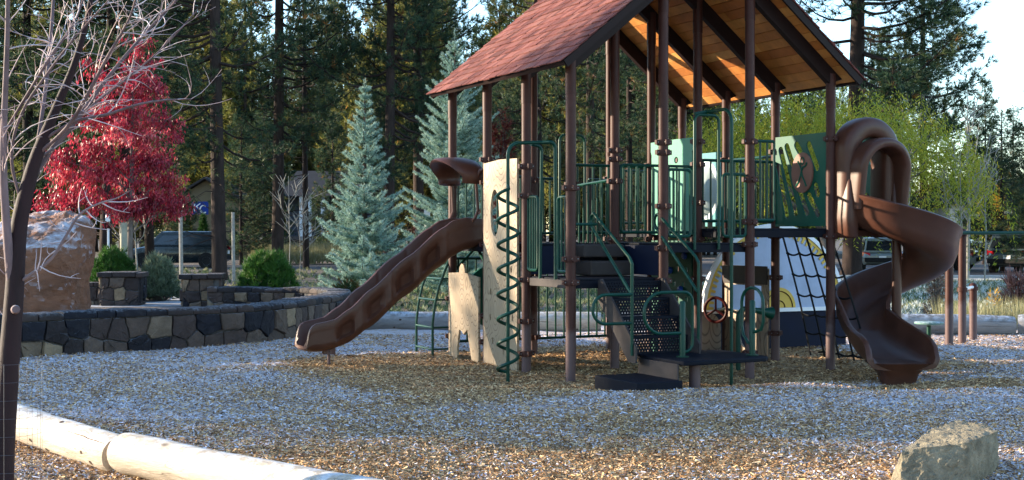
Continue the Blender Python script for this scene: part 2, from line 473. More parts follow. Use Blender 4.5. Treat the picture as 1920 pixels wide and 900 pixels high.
MT['chip'] = M('wood chips', (.3, .2, .1), .9, .15, 30, tints=CHIP_STOPS)

def build_ground():
    xs = [-1500, -300, -60, -20, -12, -4, 0, 4, 10, 20, 60, 300, 1500]
    ys = [(-300, -.03), (0.5, -.03), (1.5, -.45), (24.2, -.45), (25.0, -.012), (60, -.012), (140, -.012), (400, -.012), (3000, -.012)]
    mb = MB()
    mb.add([(x, y, z) for y, z in ys for x in xs], [(r * len(xs) + k, r * len(xs) + k + 1, (r + 1) * len(xs) + k + 1, (r + 1) * len(xs) + k) for r in range(len(ys) - 1) for k in range(len(xs) - 1)])
    g = mb.build('ground', MT['soil']); tag(g, kind='structure')
    # mulch bed
    st = .125
    nx, ny = int(48 / st), int(22.6 / st)
    vs = []; fr = []
    for r in range(ny + 1):
        for k in range(nx + 1):
            X = -22 + k * st; Y = 2.0 + r * st
            vs.append((X, Y, gz(X, Y))); fr.append(frostiness(X, Y))
    me = bpy.data.meshes.new('mulch_bed')
    me.from_pydata(vs, [], [(r * (nx + 1) + k, r * (nx + 1) + k + 1, (r + 1) * (nx + 1) + k + 1, (r + 1) * (nx + 1) + k) for r in range(ny) for k in range(nx)])
    me.attributes.new('frost', 'FLOAT', 'POINT').data.foreach_set('value', np.array(fr, dtype=np.float32))
    me.polygons.foreach_set('use_smooth', [True] * len(me.polygons))
    tag(link_mesh('mulch_bed', me, MT['mulch']), kind='structure')
    # loose chips
    rs = np.random.RandomState(4)
    pts = []
    def scatter(n, y0, y1, power):
        Y = y0 + (y1 - y0) * rs.rand(n) ** power
        X = (rs.rand(n) * 2 - 1) * (.40 * Y + .6)
        return X, Y
    out_v = []; out_t = []
    for n, y0, y1, pw, sz in ((190000, 6.8, 12.0, .9, .62), (150000, 12.0, 17.0, .9, .66), (70000, 17, 22.3, 1.0, .82)):
        X, Y = scatter(n, y0, y1, pw)
        L = (.012 + .045 * rs.rand(n) ** 3) * sz; Wd = (.0045 + .009 * rs.rand(n) ** 1.5) * sz
        az = rs.rand(n) * 6.2832; el = rs.normal(0, .28, n); roll = rs.normal(0, .5, n)
        d = np.stack([np.cos(az) * np.cos(el), np.sin(az) * np.cos(el), np.sin(el)], 1)
        s0 = np.stack([-np.sin(az), np.cos(az), np.zeros(n)], 1)
        up = np.cross(d, s0)
        s = s0 * np.cos(roll)[:, None] + up * np.sin(roll)[:, None]
        zz = np.array([gz(x, y) for x, y in zip(X, Y)]) + .004 + .016 * rs.rand(n) * sz
        fz = np.array([frostiness(x, y) for x, y in zip(X, Y)])
        c = np.stack([X, Y, zz], 1)
        d = d * L[:, None]; s = s * Wd[:, None]
        out_v.append(np.stack([c - d - s * .6, c + d - s, c + d * .9 + s * .7, c - d * .95 + s], 1).reshape(-1, 3))
        t = rs.rand(n) ** 1.25 * .62
        fm = rs.rand(n) < fz * .46
        t[fm] = .66 + .34 * rs.rand(fm.sum()) ** 1.3
        out_t.append(t)
    me = np_mesh('mulch_chips', np.concatenate(out_v), 4, np.concatenate(out_t))
    tag(link_mesh('mulch_chips', me, MT['chip']), 'loose brown and frosted wood chips covering the play area', 'wood chips', kind='stuff')
build_ground()

# terrace behind the stone wall, road, parking, paths
WALL = [(-130, 17.0), (30, 18.05), (200, 18.95), (400, 20.05), (500, 21.0), (560, 22.2), (612, 23.6), (634, 24.9), (628, 26.0), (585, 26.9), (500, 27.2), (440, 27.3), (392, 27.3)]
WP = [Vector(((x - 960) / FPX * d, d, 0)) for x, d in WALL]
def build_flats():
    ring = [WP[i] for i in range(8)]
    poly = [(p.x, p.y + .15, .2) for p in ring] + [(-4.0, 29, .2), (-5.5, 40, .2), (-8, 57, .2), (-60, 57, .2), (-60, 20, .2)]
    mb = MB(); n = len(poly)
    mb.add(poly, [tuple(range(n))])
    for i in range(7, n - 1):
        a, b = poly[i], poly[i + 1]
        mb.add([a, b, (b[0] + .4, b[1] + .4, -.1), (a[0] + .4, a[1] + .4, -.1)], [(0, 1, 2, 3)])
    tag(mb.build('terrace', MT['soil'], fixn=False), kind='structure')
    def flat(name, pts, z, mat):
        m = MB(); m.add([(p[0], p[1], z) for p in pts], [tuple(range(len(pts)))])
        return tag(m.build(name, mat, fixn=False), kind='structure')
    q = lambda x, y, z: tuple((lambda d: ((x - 960) / FPX * d, d))(FPX * (EYE - z) / (y - HZ)))
    flat('path', [q(-40, 592, .2), q(170, 576, .2), q(420, 574, .2), q(640, 575, .2), q(640, 560, .2), q(420, 561, .2), q(345, 552, .2), q(335, 546, .2), q(270, 546, .2), q(150, 560, .2), q(-40, 570, .2)], .204, MT['concrete'])
    bed = []
    for k in range(24):
        an = k / 24 * 2 * math.pi
        bed.append(q(272 + 48 * math.cos(an), 559.5 + 7.5 * math.sin(an), .2))
    flat('planting_bed', bed, .212, MT['bed'])
    flat('road', [(-120, 62), (7, 62), (7, 72), (-120, 72)], .016, MT['asphalt'])
    flat('parking_lot', [(7, 50.5), (120, 50.5), (120, 80), (7, 80)], .014, MT['asphalt'])
    kb = MB()
    kb.box((60, 50.3, .05), (53, .12, .09))
    tag(kb.build('kerb', MT['kerb'], bevel=.02), kind='structure')
    flat('pavement', [(6, 47.6), (120, 47.6), (120, 50.1), (6, 50.1)], .03, MT['concrete'])
build_flats()

# ------------------------------------------------------------------ play structure
RIDGE_B, EAVE_B0, EAVE_B1, EAVE_Z, SLOPE = 1.884, -.25, 4.018, 3.625, .82
RA0, RA1 = -3.63, .30
def zroof(b):
    return EAVE_Z + SLOPE * min(b - EAVE_B0, EAVE_B1 - b)
PS = thing('playground_structure', 'large brown and green climbing structure with a red gable roof and two slides', 'play structure', G(-1.7, 1.9, 0))
def part(mb_or_obj, name, mat, smooth=35, bevel=0.0, parent=None):
    o = mb_or_obj.build(name, mat, None, smooth, bevel)
    o.parent = parent or PS
    o.matrix_parent_inverse = PS.matrix_world.inverted() if False else Matrix.Translation(-G(-1.7, 1.9, 0)) if (parent is None) else Matrix.Identity(4)
    return o

PR = .059
clamp_mb = MB()
clamp_mb.lathe([(PR, -.036), (PR + .016, -.036), (PR + .018, -.03), (PR + .018, .03), (PR + .016, .036), (PR, .036)], (0, 0, 0), Z, 20)
for sgn in (-1, 1):
    clamp_mb.box(V * sgn * .082, (.024, .024, .028), V, U)
    clamp_mb.box(U * sgn * .082, (.024, .024, .028), V, U)
CLAMP = clamp_mb.mesh('clamp', 35)
bolt_mb = MB()
for dx in (-1, 1):
    for dd in (V, U):
        p = dd * dx * .082
        bolt_mb.lathe([(.0, .006), (.008, .004), (.009, 0)], p + U * .024 if dd == V else p - V * .024, U if dd == V else -V, 8)
nb_ = len(clamp_mb.f)
clamp_mb.add(bolt_mb.v, bolt_mb.f)
CLAMP = clamp_mb.mesh('clamp', 35)
CLAMP.materials.append(MT['clamp']); CLAMP.materials.append(MT['steel'])
CLAMP.polygons.foreach_set('material_index', [0] * nb_ + [1] * (len(CLAMP.polygons) - nb_))
clamps_at = {}
for i in range(4):
    for j in range(4):
        zs = [3.45] if j in (0, 3) else []
        clamps_at[(i, j)] = []
clamps_at.update({(0, 0): [1.13, 1.40, 2.22], (1, 0): [.22, .62, 1.13, 2.16, 2.52], (2, 0): [.28, .62, 1.55, 2.36, 2.66], (3, 0): [.28, .80, 1.55, 2.45],
                  (0, 1): [1.13, 1.52, 2.02, 2.66, 2.78], (1, 1): [1.13, 1.5, 1.62, 2.36, 2.64, 2.75], (2, 1): [1.5, 2.36], (3, 1): [.22, 1.1, 1.62, 2.45],
                  (0, 2): [.22, 1.56, 1.84, 2.36, 2.83], (1, 2): [1.1, 1.62, 2.1, 2.6, 2.9], (2, 2): [.7, 1.62, 2.64], (3, 2): [1.62, 2.5],
                  (0, 3): [1.66, 2.9], (1, 3): [.35, 1.1, 1.66, 2.8], (2, 3): [.6, 1.66, 2.75], (3, 3): [1.7, 2.8]})
for i in range(4):
    for j in range(4):
        a, b = post_xy(i, j)
        top = zroof(b) - .10
        g = G(a, b, 0)
        mb = MB()
        n = 22
        mb.tube([g + Z * -.3, g + Z * 1.2, g + Z * (top - .42)], PR, n)
        po = part(mb, 'post', MT['post'], 40)
        cap = MB(); cap.tube([g + Z * (top - .44), g + Z * top], PR + .005, n)
        c = cap.build('roof_bracket', MT['clamp'], po, 40)
        for zc in clamps_at[(i, j)]:
            o = link_mesh('clamp', CLAMP, None, po); o.location = g + Z * zc
            o.rotation_euler = (0, 0, random.Random(i * 7 + j + zc).uniform(-.03, .03))

# roof
def roof_pt(side, s, a, h):
    """side 0 left, 1 right; s horizontal distance up from the eave; h height normal offset"""
    L = math.sqrt(1 + SLOPE ** 2)
    sg = 1 if side == 0 else -1
    b = (EAVE_B0 if side == 0 else EAVE_B1) + sg * (s - SLOPE / L * h)
    return G(a, b, EAVE_Z + SLOPE * s + h / L)
rnd = random.Random(5)
half = RIDGE_B - EAVE_B0
for side in (0, 1):
    bd = MB(); w = .118; s = 0.02
    while s < half - .02:
        s1 = min(s + w, half - .005)
        a = RA0 + .02; first = True
        while a < RA1 - .02:
            a1 = min(a + (rnd.uniform(.5, 1.5) if first else 1.6), RA1 - .02); first = False
            if a1 > RA1 - .3: a1 = RA1 - .02
            q = [roof_pt(side, ss, aa, h) for h in (-.03, 0.0) for ss, aa in ((s + .004, a + .002), (s1 - .004, a + .002), (s1 - .004, a1 - .002), (s + .004, a1 - .002))]
            bd.hexa(q, rnd.random())
            a = a1
        s = s1
    part(bd, 'ceiling_boards', MT['soffit'], None)
    under = MB()
    q = [roof_pt(side, ss, aa, h) for h in (.003, .015) for ss, aa in ((0, RA0), (half, RA0), (half, RA1), (0, RA1))]
    under.hexa(q)
    part(under, 'roof_sheathing', MT['beam'], None)
    sh = MB(); row = .125; s = -.03; k = 0
    while s < half:
        a = RA0 - .03 - (k % 2) * .07 + rnd.uniform(-.02, .02)
        while a < RA1 + .03:
            tw = rnd.uniform(.14, .19)
            a0 = max(a, RA0 - .03); a1 = min(a + tw - .006, RA1 + .03)
            if a1 - a0 > .01:
                ex = rnd.uniform(-.008, .006); tt = rnd.random()
                h0 = .040 + rnd.uniform(0, .010)
                q = [roof_pt(side, ss, aa, h) for ss, aa, h in ((s + ex, a0, h0 - .012), (min(s + row * 1.7, half), a0, .018), (min(s + row * 1.7, half), a1, .018), (s + ex, a1, h0 - .012),
                                                               (s + ex, a0, h0), (min(s + row * 1.7, half), a0, .024), (min(s + row * 1.7, half), a1, .024), (s + ex, a1, h0))]
                sh.hexa(q, tt)
            a += tw
        s += row; k += 1
    part(sh, 'shingles', MT['shingle'], None)
    for i in range(4):
        a = -LA * i
        rb = MB()
        q = [roof_pt(side, ss, aa, h) for h in (-.21, -.033) for ss, aa in ((.16 if h < -.1 else .08, a - .045), (half - .02, a - .045), (half - .02, a + .045), (.16 if h < -.1 else .08, a + .045))]
        rb.hexa(q)
        part(rb, 'rafter', MT['beam'], None, .006)
    fa = MB()
    for aa in (RA0, RA1):
        q = [roof_pt(side, ss, x, h) for h in (-.075, .012) for ss, x in ((0.0, aa - .016), (half, aa - .016), (half, aa + .016), (0.0, aa + .016))]
        fa.hexa(q)
    q = [roof_pt(side, ss, aa, h) for h in (-.04, .012) for ss, aa in ((-.012, RA0), (.012, RA0), (.012, RA1), (-.012, RA1))]
    fa.hexa(q)
    part(fa, 'roof_trim', MT['beam'], None)
rb = MB(); rb.box(G((RA0 + RA1) / 2, RIDGE_B, zroof(RIDGE_B) - .17), (.05, (RA1 - RA0) / 2 - .08, .10), V, U)
part(rb, 'ridge_beam', MT['beam'], None, .006)
rc = MB()
for k in range(28):
    a0 = RA0 + k * .141
    q = [G(a, RIDGE_B + db, zroof(RIDGE_B) + .04 - abs(db) * .8 + dz) for dz in (0, .012 + .004 * (k % 2)) for a, db in ((a0, -.12), (a0 + .139, -.12), (a0 + .139, 0), (a0, 0))]
    rc.hexa(q, rnd.random())
    q = [G(a, RIDGE_B + db, zroof(RIDGE_B) + .04 - abs(db) * .8 + dz) for dz in (0, .012 + .004 * (k % 2)) for a, db in ((a0, 0), (a0 + .139, 0), (a0 + .139, .12), (a0, .12))]
    rc.hexa(q, rnd.random())
part(rc, 'ridge_cap', MT['shingle'], None)

# decks
DECK = {(0, 0): 1.17, (0, 1): 1.58, (0, 2): 1.76, (1, 0): 1.57, (1, 1): 1.58, (1, 2): 1.76, (2, 0): 1.57, (2, 1): 1.58, (2, 2): 1.76}
for (i, j), z in DECK.items():
    a1, b0 = post_xy(i, j); a0, b1 = post_xy(i + 1, j + 1)
    mb = MB()
    mb.gbox(a0 + .03, a1 - .03, b0 + .03, b1 - .03, z - .022, z)
    for e in ((a0 + .03, a0 + .06, b0 + .061, b1 - .061), (a1 - .06, a1 - .03, b0 + .061, b1 - .061), (a0 + .03, a1 - .03, b0 + .03, b0 + .06), (a0 + .03, a1 - .03, b1 - .06, b1 - .03)):
        mb.gbox(e[0], e[1], e[2], e[3], z - .115, z - .024)
    part(mb, 'deck', MT['deck'], None, .004)
mb = MB(); mb.gbox(-1.03, -.11, -.012, .024, 1.06, 1.155)
part(mb, 'deck_edge_plate', MT['deckmetal'], None, .004)
mb = MB(); mb.gbox(-1.165, -1.15, .07, 1.19, 1.19, 1.54)
mb.gbox(-1.1, -.05, 1.25, 1.265, 1.19, 1.55)
part(mb, 'step_riser', MT['navy'], None, .004)
mb = MB(); mb.gbox(-1.13, -.80, .62, 1.20, 1.40, 1.56); mb.gbox(-1.13, -.62, .62, 1.20, 1.18, 1.36)
part(mb, 'step_box', MT['deckmetal'], None, .02)
mb = MB(); mb.gbox(-1.08, -.05, 3.9, 4.62, 1.70, 1.76); mb.gbox(-1.08, -.05, 3.79, 3.9, 1.702, 1.758)
part(mb, 'deck', MT['deck'], None, .004)

# railings
def rail(a0, b0, a1, b1, z0, z1, sp=.115, inset=.085, round_ends=False, name='guard_rail', rz=0.0):
    p0 = G(a0, b0, 0); p1 = G(a1, b1, 0)
    d = (p1 - p0); L = d.length; d.normalize()
    p0 = p0 + d * inset; L -= 2 * inset
    mb = MB()
    if round_ends:
        r = .05; pts = []
        for cx, cz, st in ((L - r, z1 - r, 0), (r, z1 - r, 90), (r, z0 + r, 180), (L - r, z0 + r, 270)):
            for q in range(5):
                an = R(st + q * 22.5)
                pts.append(p0 + d * (cx + r * math.cos(an)) + Z * (cz + r * math.sin(an)))
        mb.tube(pts, .019, 8, closed=True)
    else:
        mb.tube([p0 - d * (inset - PR), p0 + d * (L + inset - PR) + Z * rz], .019, 8) if False else None
        mb.tube([p0 - d * (inset - .06) + Z * z1, p0 + d * (L + inset - .06) + Z * (z1 + rz)], .020, 8)
        mb.tube([p0 - d * (inset - .06) + Z * z0, p0 + d * (L + inset - .06) + Z * (z0 + rz)], .020, 8)
    n = max(2, int(round(L / sp)))
    for k in range(n + 1 if not round_ends else n - 1):
        x = L * k / n if not round_ends else L * (k + 1) / n
        mb.tube([p0 + d * x + Z * (z0 + rz * x / L), p0 + d * x + Z * (z1 + rz * x / L)], .0135, 8, cap=False)
    return part(mb, name, MT['green'], 40)
rail(-LA, 0, -.78, 0, 1.25, 2.14, .075, .05, True)
rail(-.36, 0, 0, 0, 1.25, 2.12, .075, .05, True)
rail(-2 * LA, LB, -LA, LB, 1.47, 2.33, rz=.05)
rail(-LA, LB, -LA, 2 * LB, 1.71, 2.57, round_ends=True)
rail(-2 * LA, LB, -2 * LA, 2 * LB, 1.71, 2.62)
rail(-3 * LA, 0, -3 * LA, LB, 1.70, 2.50)
rail(-3 * LA, LB, -3 * LA, LB + .42, 1.70, 2.48, inset=.05)
rail(-3 * LA, 2 * LB - .42, -3 * LA, 2 * LB, 1.70, 2.48, inset=.05)
rail(-3 * LA, 2 * LB, -3 * LA, 3 * LB, 1.85, 2.62)
rail(-2 * LA, 3 * LB, -LA, 3 * LB, 1.86, 2.74)
rail(0, LB, 0, 1.70, 1.66, 2.46, round_ends=True, inset=.06, sp=.09)
rail(0, 2.05, 0, 2 * LB, 1.66, 2.42, round_ends=True, inset=.06, sp=.09)
rail(0, 2 * LB, 0, 2.93, 1.86, 2.84, inset=.05, sp=.1)
rail(-LA, 2 * LB, -LA, 3 * LB, 1.86, 2.66)
rail(-3 * LA, 0, -3 * LA, LB, .2, 1.35, sp=.14)
rail(-3 * LA, LB, -3 * LA, 2 * LB, .2, 1.35, sp=.14)
def arc(c, r, ex, ey, a0, a1, n=8):
    return [c + ex * (r * math.cos(R(a0 + (a1 - a0) * k / n))) + ey * (r * math.sin(R(a0 + (a1 - a0) * k / n))) for k in range(n + 1)]
def arch(p0, p1, zb, zt, r=.15, tr=.019, name='entry_arch'):
    d = (p1 - p0); L = d.length; d.normalize()
    pts = [p0 + Z * zb] + arc(p0 + d * r + Z * (zt - r), r, -d, Z, 0, 90) + arc(p0 + d * (L - r) + Z * (zt - r), r, d, Z, 90, 0) + [p1 + Z * zb]
    mb = MB(); mb.tube(pts, tr, 10)
    return part(mb, name, MT['green'], 40)
arch(G(-3 * LA, LB + .42), G(-3 * LA, 2 * LB - .42), 1.6, 3.12, .1)
arch(G(0, 1.70), G(0, 2.05), 1.5, 3.13, .08)
# fire pole
mb = MB()
pb = G(.50, 1.884)
mb.tube([pb + Z * -.35, pb + Z * 2.98] + arc(pb + Z * 3.0 - U * .17, .17, U, Z, 0, 90) + [G(0, 1.884, 3.17), G(0, 1.70, 3.14)], .021, 10)
part(mb, 'fire_pole', MT['green'], 40)
# corkscrew climber
mb = MB()
pc = G(-.57, -.527)
top = 2.76
mb.tube([pc + Z * -.3, pc + Z * (top - .16)] + arc(pc + V * .15 + Z * (top - .15), .15, -V, Z, 0, 90) + [G(-.52, -.12, top + .01)] + arc(G(-.40, -.06, top - .06), .07, V, Z, 90, 0) + [G(-.37, .0, 1.15)], .022, 10)
mb.tube([G(-.70, -.16, top + .0)] + arc(G(-.75, -.06, top - .08), .07, V, Z, 90, 0) + [G(-.77, .0, 1.15)], .020, 10)
hel = []
for k in range(7 * 20 + 8):
    an = k / 20 * 2 * math.pi + 2.6
    hel.append(pc + Vector((math.cos(an), math.sin(an), 0)) * .118 + Z * (.08 + k / 20 * .29))
hel = [pc + Z * .07] + hel + [pc + Z * (hel[-1].z + .05)]
cs = part(mb, 'spiral_climber', MT['green'], 40)
mb = MB(); mb.tube(hel, .021, 8)
o = mb.build('coil', MT['green'], cs, 40)
# curved ladder on the far left
mb = MB()
lp = post_xy(3, 0)
for off in (-.02, -.62):
    q = [(.0, 1.42), (-.10, 1.20), (-.20, .95), (-.26, .7), (-.29, .45), (-.29, -.2)]
    mb.tube([G(lp[0] + off, lp[1] + x, z) for x, z in q], .018, 8)
for x, z in ((-.15, 1.07), (-.245, .78), (-.29, .40), (-.29, .10)):
    mb.tube([G(lp[0] - .02, lp[1] + x, z), G(lp[0] - .62, lp[1] + x, z)], .016, 8)
    mb.tube([G(lp[0] - .02, lp[1] + x, z), G(lp[0] - .02, lp[1] - .05, z)], .013, 8)
part(mb, 'arched_ladder', MT['green'], 40)
# diagonal braces below the slide deck
mb = MB()
mb.tube([G(-3 * LA, .0, 1.15), G(-3 * LA, .35, 1.5)], .02, 8); mb.tube([G(-3 * LA + .05, .35, 1.5), G(-2 * LA - .05, .05, 1.2)], .02, 8)
part(mb, 'brace', MT['green'], 40)

# ---- panels.  ex along +a (towards the camera), nrm = -V (left face)
def ellipse(cx, cy, rx, ry, n=20, a0=0, a1=360):
    return [(cx + rx * math.cos(R(a0 + (a1 - a0) * k / n)), cy + ry * math.sin(R(a0 + (a1 - a0) * k / n))) for k in range(n)]
def capsule(x0, y0, x1, y1, w, n=6):
    dx, dy = x1 - x0, y1 - y0; an = math.degrees(math.atan2(dy, dx)); r = w / 2
    return [(x1 + r * math.cos(R(an - 90 + 180 * k / n)), y1 + r * math.sin(R(an - 90 + 180 * k / n))) for k in range(n + 1)] + \
           [(x0 + r * math.cos(R(an + 90 + 180 * k / n)), y0 + r * math.sin(R(an + 90 + 180 * k / n))) for k in range(n + 1)]
def side_panel(name, mat, outer, holes, a, b, th=.02, bevel=.003):
    mb = MB(); mb.plate(outer, holes, G(a, b, 0), U, Z, -V, th)
    return part(mb, name, mat, 30, 0)
# tall climbing board between the left posts
W0 = LA - .16
outer = [(0, .02), (W0, -.06), (W0, 1.0), (W0, 2.62), (W0 * .5, 2.63), (0, 2.60), (0, 1.2)]
rr = random.Random(8)
holes = [ellipse(.34, 1.96, .13, .30, 18)]
for hx, hz in ((.22, .95), (.75, .35), (.82, 1.25), (.72, .98), (.2, .62), (.55, .62), (.86, .65), (.28, .32), (.5, 1.22), (.6, .2)):
    holes.append([(hx + .028 * math.cos(t) * rr.uniform(.7, 1.1), hz + .05 * math.sin(t) * rr.uniform(.7, 1.1)) for t in [2 * math.pi * k / 7 for k in range(7)]])
side_panel('climbing_board', MT['beige'], outer, holes, -2 * LA + .08, -.075, .03)
# animal shaped board under the slide
w = LA - .14
outer = [(0.0, .02), (.26, -.02), (.30, .05), (.29, .15), (.33, .30), (.36, .40), (.44, .38), (.50, .34), (.57, .38), (.63, .41), (.67, .28), (.72, .14), (.78, .0), (.97, -.05), (.995, .08), (.98, .35), (.985, 1.12), (.62, 1.16), (.55, 1.17), (.53, 1.24), (.49, 1.285), (.43, 1.29), (.38, 1.25), (.35, 1.17), (.0, 1.155), (.01, .6)]
side_panel('animal_board', MT['beige'], [(x * w, z) for x, z in outer], [], -3 * LA + .07, -.075, .03)
# diagonal slot panel with a disk
slots = [(.05, .80, .23, .16), (.11, 1.02, .41, .18), (.235, 1.06, .36, .80), (.45, .55, .63, .18), (.43, 1.07, .50, .98), (.67, 1.06, .83, .76), (.80, .52, .84, .42), (.67, .40, .84, .16)]
PW = LA - .10
slot_holes = [capsule(x0 * PW, z0, x1 * PW, z1, .102) for x0, z0, x1, z1 in slots]
def dpanel(a, b, ex, nr, mat, mirror=False):
    mb = MB()
    outer = [(0, 0), (PW, 0), (PW, 1.2), (0, 1.2)]
    mb.plate(outer, slot_holes, G(a, b, 1.79), ex, Z, nr, .02)
    return part(mb, 'slotted_panel', mat, 30)
sp = dpanel(-LA + .05, 3.74, U, -V, MT['greenpanel'])
mb = MB(); mb.plate(ellipse(.57 * PW, .70, .215, .265, 28), [], G(-LA + .05, 3.712, 1.79), U, Z, -V, .022)
dk = mb.build('disk', MT['disk'], sp, 30)
mb = MB()
def on_disk(pts): return [G(-LA + .05 + .57 * PW + x, 3.699, 1.79 + .70 + z) for x, z in pts]
mb.tube(on_disk([(-.11, -.17), (-.06, -.12), (-.02, -.04), (.0, .03), (-.03, .1), (-.075, .15)]), .014, 6)
mb.tube(on_disk([(.10, -.18), (.06, -.11), (.02, -.05), (.0, .02), (.03, .07), (.09, .09), (.11, .13)]), .014, 6)
mb.tube(on_disk(ellipse(.015, .155, .035, .045, 12)), .010, 6, closed=True)
mb.build('leaf_emblem', MT['greenpanel'], dk, 40)
dpanel(-LA + .05, 4.70, U, -V, MT['mint'])
mb = MB(); mb.gbox(-.42, -.06, 4.735, 4.755, 1.75, 2.6); part(mb, 'side_panel', MT['slide'], None)
# pale panel further in, and the climbing wall below it
outer = [(0, 0), (LA - .14, 0), (LA - .14, 1.10), (LA - .11, 1.13), (LA - .11, 1.28), (LA / 2, 1.28), (-.02, 1.27), (-.02, 1.14), (0, 1.1)]
side_panel('pale_panel', MT['mint'], [(x, z + 1.68) for x, z in outer], [ellipse(.62, 1.68 + 1.0, .05, .045, 14), ellipse(.25, 1.68 + .9, .05, .045, 14)], -2 * LA + .07, 2 * LB - .03, .02)
holes = []
for r in range(5):
    for k in range(4):
        holes.append([(.14 + k * .22 + (r % 2) * .08 + dx, .62 + r * .2 + dz) for dx, dz in ((-.025, -.03), (.025, -.03), (.025, .03), (-.025, .03))])
cw = side_panel('climbing_wall', MT['greenpanel'], [(0, .05), (LA - .14, .05), (LA - .14, 1.6), (0, 1.6)], holes, -2 * LA + .07, 2 * LB - .03, .025)
for x, z in ((.3, .8), (.75, .95), (.5, 1.2), (.85, 1.4), (.2, 1.35)):
    mb = MB(); mb.lathe([(.0, .05), (.035, .045), (.05, .02), (.045, 0)], G(-2 * LA + .07 + x, 2 * LB - .045, z), -V, 10)
    mb.build('hand_hold', MT['blue'], cw, 40)
# bubble window
bp = side_panel('bubble_panel', MT['tealpanel'], [(0, 1.80), (LA - .14, 1.80), (LA - .14, 2.87), (0, 2.87)], [ellipse(LA / 2 - .07, 2.33, .41, .44, 28)], -3 * LA + .07, 3 * LB - .03, .02)
mb = MB()
mb.lathe([(.005, .20), (.12, .19), (.24, .15), (.34, .08), (.40, .0), (.47, -.005), (.47, -.02)], G(-2.5 * LA, 3 * LB - .045, 2.33), -V, 32)
mb.build('bubble_window', MT['bubble'], bp, 40)
# drum panel below the decks
mb = MB()
cdr = G(-3 * LA + .05, .60, .82)
mb.lathe([(0, .04), (.40, .04), (.44, .02), (.44, -.02), (0, -.02)], cdr, U, 28)
mb.tube([cdr + U * .05, cdr + U * .16], .05, 12)
part(mb, 'drum_panel', MT['greenpanel'], 30)
# slat gate, sunlit slats by the mid deck
mb = MB()
for k in range(9):
    mb.gbox(-2.2 * LA - .01, -2.2 * LA + .01, 2 * LB + .1 + k * .125, 2 * LB + .17 + k * .125, 1.62, 1.86)
part(mb, 'slat_board', MT['tanboard'], None)
# playhouse front below the right decks
pw = LA - .14
outer = [(0, .0), (pw, -.05), (pw, 1.22), (0, 1.22)]
ph = side_panel('playhouse_board', MT['tanboard'], outer, [[(.14, .62), (.86, .62), (.86, .98), (.14, .98)], ellipse(.5, .3, .16, .2, 16)], -2 * LA + .07, 3 * LB - .06, .03)
mb = MB(); mb.plate([(0, 1.0), (pw, 1.0), (pw, 1.25), (0, 1.25)], [], G(-2 * LA + .07, 3 * LB - .085, 0), U, Z, -V, .02); mb.build('header', MT['darkwood'], ph)
wg = MB(); wg.plate([(0, .02)] + [(.26 - .26 * math.cos(R(180 * k / 14)), .34 + .25 * math.sin(R(180 * k / 14))) for k in range(15)] + [(.52, .02)], [], G(-2 * LA, 3 * LB - .62, 0), V, Z, U, .03)
part(wg, 'log_end_board', MT['tanboard'], 30)
# steering wheel, on a stub from a post, and the speaking horn
sc_ = G(-1.72 * LA, 3 * LB - .40, .63)
mb = MB(); ax = (U * .55 - V).normalized(); ey = ax.cross(Z).normalized()
mb.tube([sc_ + ey * .17 * math.cos(R(15 * k)) + Z * .17 * math.sin(R(15 * k)) for k in range(24)], .022, 8, closed=True)
for k in range(3):
    mb.tube([sc_, sc_ + ey * .17 * math.cos(R(120 * k + 90)) + Z * .17 * math.sin(R(120 * k + 90))], .016, 6)
sw = part(mb, 'steering_wheel', MT['red'], 40)
mb = MB(); mb.tube([sc_, sc_ - ax * .12, G(-2 * LA + .08, 3 * LB - .03, .63)], .02, 8); mb.build('axle', MT['green'], sw, 40)
hp = G(-.45, 2 * LB + .15)
mb = MB(); mb.tube([hp + Z * -.3, hp + Z * .62] + arc(hp + V * .12 + Z * .62, .12, -V, Z, 0, 90, 5), .032, 10)
mb.lathe([(.03, 0), (.035, .15), (.05, .3), (.075, .38), (.085, .40), (.07, .395), (.03, .3)], hp + V * .12 + Z * .74, (V - Z * .18).normalized(), 16)
part(mb, 'speaking_horn', MT['green'], 40)

# ---- stairs and transfer platform
SB0, SB1 = .36, 1.20
mb = MB()
for b in (SB0, SB1):
    prof = [(.02, 1.15), (.02, .92), (.70, .26), (.86, .26), (.86, .44), (.10, 1.17)]
    mb.plate(prof, [], G(0, b, 0), U, Z, V, .022)
st = part(mb, 'stairs', MT['deckmetal'], 30)
for k in range(4):
    z1 = 1.15 - .205 * (k); z0 = z1 - .205; a = .05 + .19 * k
    mb = MB(); holes = []
    for r in range(5):
        for q in range(20):
            cx = .06 + q * .037 + (r % 2) * .018; cz = .035 + r * .032
            holes.append([(cx + .0105 * math.cos(t), cz + .0105 * math.sin(t)) for t in [2 * math.pi * h / 6 for h in range(6)]])
    mb.plate([(0, 0), (SB1 - SB0 - .03, 0), (SB1 - SB0 - .03, .19), (0, .19)], holes, G(a, SB0 + .015, z0 + .002), V, Z, U, .012)
    mb.build('riser', MT['deck'], st, 30)
    if k < 3:
        mb = MB(); mb.gbox(a - .005, a + .20, SB0 + .014, SB1 - .014, z0 - .03, z0)
        mb.build('tread', MT['deck'], st, None, .004)
